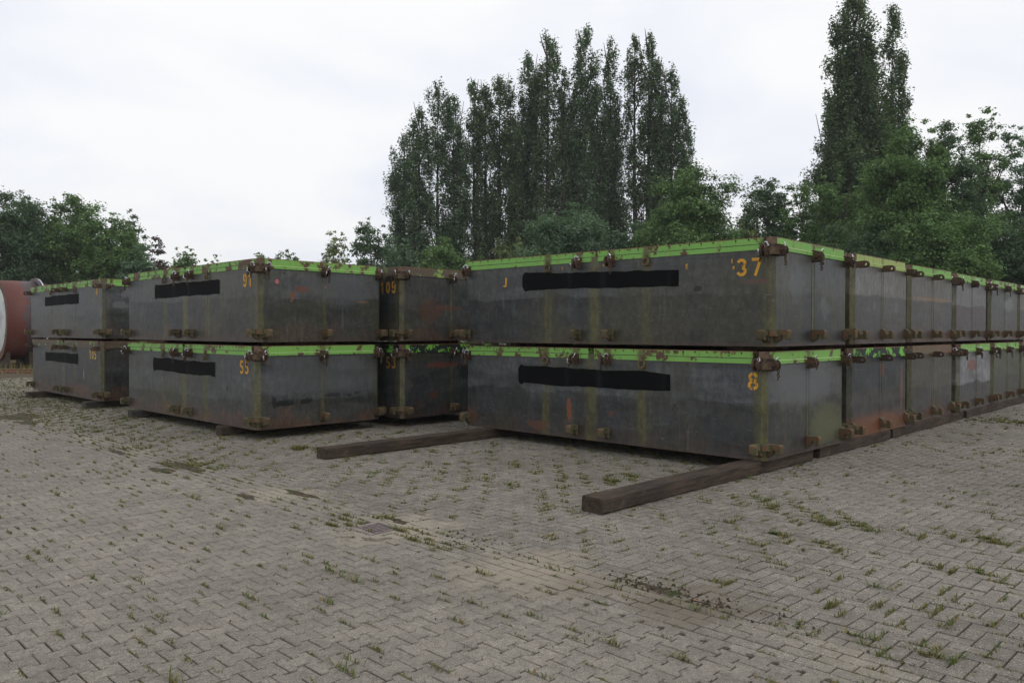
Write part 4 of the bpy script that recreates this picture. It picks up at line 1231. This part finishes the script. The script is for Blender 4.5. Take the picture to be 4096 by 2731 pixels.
def leaves(name, cen, rad, cnt, size, mat, parent, droop=0.35):
    """cen (n,3), rad (n,3) clump radii, cnt leaves per clump"""
    n_ = len(cen)
    idx = np.repeat(np.arange(n_), cnt)
    N_ = len(idx)
    d = rng.normal(size=(N_, 3)); d /= np.linalg.norm(d, axis=1)[:, None]
    r = rng.random(N_) ** 0.45
    # ragged clumps
    ph = rng.uniform(0, 6.28, (n_, 2))[idx]
    lump = 1 + 0.28 * np.sin(3 * np.arctan2(d[:, 1], d[:, 0]) + ph[:, 0]) + 0.22 * np.sin(5 * d[:, 2] + ph[:, 1])
    P = cen[idx] + d * (r * lump)[:, None] * rad[idx]
    nrm = d * 0.55 + rng.normal(size=(N_, 3)) * 0.6 + np.array((0, 0, 0.85)); nrm /= np.linalg.norm(nrm, axis=1)[:, None]
    t = np.cross(nrm, rng.normal(size=(N_, 3))); t /= np.linalg.norm(t, axis=1)[:, None]
    b = np.cross(nrm, t)
    s_ = size * rng.uniform(0.55, 1.25, N_)[:, None]
    V = np.stack([P - t * s_ * 0.5, P + t * s_ * 0.4 + b * s_ * 0.36, P + t * s_ * 0.3 - b * s_ * 0.38], 1).reshape(-1, 3)
    Fq = np.arange(3 * N_).reshape(-1, 3)
    return inst(name, mesh_np(name, V.astype(np.float32), Fq, mat, 3), parent)


TOTAL = [0]


def round_tree(u, ytop, hw, D, kind, label, leaf=0.17, dens=1.0, aspect=1.0, yb=1240, seed=0, airy=0.0, name='broadleaf_tree', tufts_=3):
    """u, ytop, hw: centre, top and half width in photo pixels at distance D, turned into metres here"""
    r_ = np.random.default_rng(seed + 100)
    k = D / F_PX
    X = (u - 2048) * k; H = (1323 - ytop) * k + CAM_Z; R = hw * k
    root = empty(name, (X, D, 0), 0); tag(root, label, 'tree', 'trees standing behind the pontoons')
    zb = max(0.5, (1323 - yb) * k)            # bottom of crown
    ch = H - zb
    zc = zb + ch * 0.52
    # trunk and limbs
    m_ = MB(); tips = []
    tr = 0.012 * H + 0.06
    m_.tube([(0, 0, 0), (0.1 * r_.normal(), 0.1 * r_.normal(), H * 0.25), (0.2 * r_.normal(), 0.2 * r_.normal(), H * 0.5), (0.25 * r_.normal(), 0.25 * r_.normal(), H * 0.8)], [tr, tr * 0.8, tr * 0.55, tr * 0.15], 7)
    for i in range(9):
        a_ = 2 * math.pi * i / 9 + r_.uniform(-.4, .4); h0 = r_.uniform(0.18, 0.6) * H
        rr = R * r_.uniform(0.5, 0.9); h1 = min(H * 0.93, h0 + ch * r_.uniform(0.2, 0.42))
        m_.tube([(0, 0, h0), (rr * 0.45 * math.cos(a_), rr * 0.45 * math.sin(a_), h0 + (h1 - h0) * 0.4), (rr * math.cos(a_), rr * math.sin(a_), h1)], [tr * 0.45, tr * 0.28, tr * 0.08], 5)
    m_.build('trunk', M_BARK, root, True)
    # clumps on a lumpy shell plus interior
    vol = R * R * ch
    nc = int(min(230, max(56, 27 * (R * R * ch) ** 0.50)) * dens ** 0.5 * (1 + 1.6 * airy))
    d = r_.normal(size=(nc, 3)); d /= np.linalg.norm(d, axis=1)[:, None]
    ph = r_.uniform(0, 6.28, 4)
    az = np.arctan2(d[:, 1], d[:, 0])
    lump = 1 + 0.13 * np.sin(2 * az + ph[0]) + 0.12 * np.sin(3 * az + 4 * d[:, 2] + ph[1]) + 0.08 * np.sin(5 * d[:, 2] * 2 + ph[2])
    rr = r_.uniform(0.45 + airy * 0.2, 0.90, nc) * lump
    cen = np.stack([d[:, 0] * R * rr, d[:, 1] * R * rr, zc + d[:, 2] * ch * 0.5 * rr], 1)
    cr_ = np.clip(R * 0.24, 0.38, 1.05) * r_.uniform(0.6, 1.3, nc) * (1 - 0.42 * airy)
    # tufts poking out of the top
    for _ in range(tufts_):
        x0 = r_.uniform(-0.55, 0.55) * R
        zt = zc + ch * 0.5 * math.sqrt(max(0.05, 1 - (x0 / R) ** 2))
        for q in range(3):
            cen = np.vstack([cen, (x0 + r_.normal() * 0.15, r_.uniform(-.4, .2) * R, zt - 0.1 - q * 0.45)])
            cr_ = np.append(cr_, np.clip(R * 0.12, 0.22, 0.5) * (0.7 + 0.35 * q))
    cen[:, 2] = np.maximum(cen[:, 2], 0.4)
    rad = np.stack([cr_ * 1.15, cr_ * 1.15, cr_ * 0.75], 1)
    cnt = np.maximum(14, (dens * (1 - 0.35 * airy) * 21 * cr_ ** 2 / leaf ** 2)).astype(int)
    leaves('crown', cen, rad, cnt, leaf, LM[kind], root)
    TOTAL[0] += cnt.sum()
    return root


def poplar(u, ytop, D, spires, kind, label, leaf=0.19, dens=1.0, seed=0, zbot=3.4):
    """spires: (offset px, top px, half width px)"""
    r_ = np.random.default_rng(seed + 500); k = D / F_PX
    X = (u - 2048) * k
    root = empty('poplar_tree', (X, D, 0)); tag(root, label, 'tree', 'trees standing behind the pontoons')
    m_ = MB(); C, R, = [], []
    Hm = (1323 - min(s[1] for s in spires)) * k + CAM_Z
    for (off, yt, hw) in spires:
        H = (1323 - yt) * k + CAM_Z; W = hw * k * 1.48; xo = off * k
        yo = r_.uniform(-0.6, 0.6) * (0 if len(spires) == 1 else 1)
        tr = 0.011 * H + 0.03
        m_.tube([(xo * 0.15, yo * 0.15, 0), (xo * 0.6, yo * 0.6, H * 0.22), (xo, yo, H * 0.5), (xo, yo, H * 0.96)], [tr, tr * 0.8, tr * 0.5, 0.02], 7)
        z = zbot + r_.uniform(0, 1)
        while z < H - 0.2:
            dtop = H - z
            prof_ = min(1.0, (dtop / 2.8) ** 0.55) * (1.12 if z / H < 0.55 else 1.0) * (1 + 0.12 * math.sin(z * 1.3 + off))
            w_ = W * prof_
            nper = max(2, int(1.8 + w_ * 2.5))
            for q in range(nper):
                a_ = r_.uniform(0, 2 * math.pi); rr = w_ * r_.uniform(0.25, 0.82) if w_ > 0.35 else w_ * 0.3
                cr_ = min(0.72, 0.26 + w_ * 0.26) * r_.uniform(0.6, 1.25)
                C.append((xo + rr * math.cos(a_), yo + rr * math.sin(a_), z + r_.uniform(-.4, .4))); R.append(cr_)
            if r_.random() < 0.55 and w_ > 0.5:      # upright branch carrying the clumps
                a_ = r_.uniform(0, 2 * math.pi)
                m_.tube([(xo, yo, z - 0.5), (xo + w_ * 0.45 * math.cos(a_), yo + w_ * 0.45 * math.sin(a_), z + 0.6), (xo + w_ * 0.7 * math.cos(a_), yo + w_ * 0.7 * math.sin(a_), min(H, z + 2.4))], [tr * 0.22, tr * 0.16, 0.015], 5)
            z += 0.72
        C.append((xo, yo, H - 0.45)); R.append(0.26); C.append((xo + 0.1, yo, H - 1.0)); R.append(0.42)
    m_.build('trunk', M_BARK, root, True)
    C, R = np.array(C), np.array(R)
    rad = np.stack([R * 0.85, R * 0.85, R * 1.55], 1)
    cnt = np.maximum(30, (dens * 21 * R ** 2 / leaf ** 2)).astype(int)
    leaves('crown', C, rad, cnt, leaf, LM[kind], root)
    TOTAL[0] += cnt.sum()
    return root


# the poplar row
poplar(1640, 520, 62, [(-28, 522, 44), (18, 590, 40), (-45, 690, 30)], 'pop', 'leftmost and shortest poplar of the tall row', seed=1)
poplar(1755, 339, 61, [(-75, 420, 36), (-5, 339, 46), (58, 372, 44), (85, 500, 30)], 'pop', 'second poplar from the left, broad with several rounded tops', seed=2)
poplar(1965, 292, 62, [(-70, 318, 34), (-25, 322, 40), (32, 292, 40), (75, 345, 34), (95, 500, 30)], 'pop2', 'broad bushy poplar with four small tops, third in the row', seed=3)
poplar(2109, 220, 63, [(0, 222, 34), (35, 300, 36), (-22, 420, 26)], 'pop', 'slender poplar leaning on the left side of the first tall one', seed=4)
poplar(2195, 130, 61, [(-5, 131, 46), (60, 265, 28)], 'pop2', 'tall poplar with a rounded head left of the middle gap', seed=5)
poplar(2338, 119, 62, [(0, 119, 50), (52, 330, 36), (-45, 370, 28)], 'pop', 'tallest narrow poplar in the middle of the right half of the row', seed=6)
poplar(2437, 180, 63, [(0, 181, 38), (18, 400, 36)], 'pop', 'thin poplar with bare lower stem between two wider ones', seed=7, dens=0.85)
poplar(2570, 122, 61, [(-32, 133, 34), (24, 122, 38), (58, 240, 34)], 'pop2', 'double-topped tall poplar near the right end of the row', seed=8)
poplar(2670, 281, 60, [(10, 281, 42), (52, 411, 34), (80, 530, 28), (-30, 460, 36)], 'pop', 'rightmost poplar of the row, stepping down to the right', seed=9)
poplar(2260, 420, 66, [(0, 420, 60), (-180, 480, 40), (150, 460, 60)], 'pop', 'poplar half hidden behind the middle of the row', seed=10, dens=0.7)
# the tall one at right
poplar(3400, -40, 50, [(-42, 75, 50), (5, -45, 58), (42, 120, 50), (-72, 420, 60), (90, 420, 90), (0, 500, 130)], 'pop2', 'very tall dark poplar whose top leaves the picture', seed=11, leaf=0.18, dens=1.3)
poplar(3548, 26, 51, [(0, 27, 38), (40, 210, 40), (20, 420, 60), (60, 560, 50)], 'pop2', 'pointed poplar leaning against the right side of the tallest one', seed=12, leaf=0.17)

RT = [
 (20, 768, 175, 52, 'dark', 'dark broad tree at the far left edge of the picture', dict(airy=0.35)),
 (170, 900, 90, 56, 'dark', 'thin see-through tree behind the gap above the drum', dict(airy=1.0, dens=0.6, tufts_=1)),
 (280, 795, 135, 54, 'mid', 'large round green tree above the leftmost stack', dict(airy=0.15)),
 (430, 858, 125, 52, 'mid', 'wide green tree right of the large round one, above the number 4', dict(airy=0.1)),
 (355, 838, 110, 57, 'mid', 'green tree filling the gap between the two big round trees at left', dict(airy=0.2)),
 (100, 800, 110, 58, 'dark', 'dark tree standing between the far left one and the large round one', dict(airy=0.4)),
 (500, 905, 95, 51, 'mid', 'lower green tree on the right slope of the left group', dict()),
 (530, 850, 62, 60, 'dark', 'tree with a small round head rising behind its neighbours at left', dict()),
 (560, 985, 100, 50, 'blue', 'pale bluish bushy tree in front of the left group', dict()),
 (625, 955, 42, 56, 'red', 'dark purple feathery tree at the right end of the left group', dict(airy=0.9, tufts_=5, dens=0.7)),
 (745, 992, 72, 62, 'mid', 'small round green tree above the left rim of number 91', dict(airy=0.1)),
 (850, 1040, 50, 64, 'mid', 'low thin tree just above the rim of number 91', dict(airy=1.0, dens=0.6)),
 (660, 1050, 60, 60, 'yel', 'low yellowish bush between purple tree and small round tree', dict()),
 (1046, 1005, 22, 66, 'yel', 'tiny sparse treetop above the corner of number 91', dict(airy=0.5, tufts_=1)),
 (1155, 1008, 68, 68, 'mid', 'low flat treetop above the short side of number 91', dict(airy=0.1)),
 (1338, 915, 58, 58, 'yel', 'slim airy birch-like tree standing alone left of the poplars', dict(airy=0.5, dens=0.9, tufts_=2)),
 (1480, 878, 95, 52, 'dark', 'rounded dark tree touching the left poplar', dict(airy=0.15)),
 (1400, 1040, 70, 50, 'dark', 'low shrub under the rounded dark tree', dict()),
 (1600, 960, 95, 50, 'blue', 'bushy tree at the foot of the leftmost poplar', dict(airy=0.5)),
 (1775, 955, 120, 48, 'mid', 'bright green bushy tree before the second poplar', dict(airy=0.3)),
 (2040, 945, 85, 48, 'yel', 'light green sapling before the third poplar', dict(airy=0.4)),
 (1920, 1030, 90, 47, 'mid', 'low green bush above the left end of number 37', dict()),
 (2270, 825, 190, 44, 'blue', 'wide bluish maple-like tree above the middle of number 37', dict(dens=1.1)),
 (2480, 890, 120, 46, 'blue', 'bluish bush right of the maple-like tree', dict(airy=0.2)),
 (2745, 700, 195, 43, 'mid', 'big rounded green tree below the rightmost poplar', dict(dens=1.15)),
 (2600, 860, 110, 45, 'mid', 'green bush left of the big rounded tree', dict()),
 (3040, 715, 135, 48, 'dark', 'round-headed open tree right of the big rounded one', dict(airy=0.35)),
 (2990, 880, 85, 46, 'yel', 'yellowish shrub in front of the round-headed open tree', dict(airy=0.5)),
 (3200, 740, 120, 47, 'mid', 'open green tree above the corner of number 37', dict(airy=0.3)),
 (3340, 690, 120, 45, 'mid', 'bushy tree at the foot of the very tall poplar', dict(airy=0.5)),
 (3620, 495, 190, 38, 'mid', 'large maple below the pointed poplar', dict(dens=1.15, airy=0.1, tufts_=5)),
 (3800, 520, 150, 39, 'dark', 'large dark maple, second from the right edge', dict(dens=1.1, airy=0.15, tufts_=5)),
 (3915, 455, 110, 41, 'mid', 'maple with a high ragged top near the right edge', dict(airy=0.05, dens=1.1, tufts_=5)),
 (4080, 510, 130, 42, 'blue', 'bluish airy tree at the right edge of the picture', dict(airy=0.1, dens=1.1, tufts_=5)),
 (3460, 900, 200, 37, 'dark', 'dark undergrowth tree above the second and third stacks', dict(dens=1.1)),
 (3760, 850, 220, 35, 'mid', 'leafy lower tree above the fourth stack', dict(dens=1.1)),
 (4040, 880, 180, 36, 'dark', 'leafy lower tree above the fifth stack at the right edge', dict(dens=1.1)),
]
for i, (u, yt, hw, D, kd, lab, kw) in enumerate(RT):
    kw = dict(kw); kw.setdefault('leaf', 0.0034 * D)
    round_tree(u, yt, hw, D, kd, lab, seed=i, **kw)
print('leaf tris', TOTAL[0], 'bricks', NB, NH)
# low hedge mass far behind everything, reads as one
hc = []
for i in range(260):
    hc.append((rng.uniform(-95, 95), rng.uniform(84, 92), rng.uniform(0.4, 3.6)))
hc = np.array(hc); hr = rng.uniform(1.0, 2.2, len(hc)); hd = leaves('far_hedge', hc, np.stack([hr * 1.6, hr, hr], 1), np.full(len(hc), 160), 0.6, LM['dark'], None)
tag(hd, 'dark green mass of far bushes seen through the trees', 'hedge', kind='stuff')

# ================================================================== thin damp air
g = G('damp_air')
pv = g.node('ShaderNodeVolumePrincipled')
pv.inputs['Color'].default_value = (0.93, 0.96, 1.0, 1)
pv.inputs['Density'].default_value = 0.0005
pv.inputs['Anisotropy'].default_value = 0.0
ov = g.node('ShaderNodeOutputMaterial'); g.t.links.new(pv.outputs[0], ov.inputs['Volume'])
mb = MB(); mb.box(-410, 410, -70, 710, -1.1, 45)
tag(mb.build('haze', g.mat), 'thin pale damp air over the whole yard', 'haze', kind='stuff')
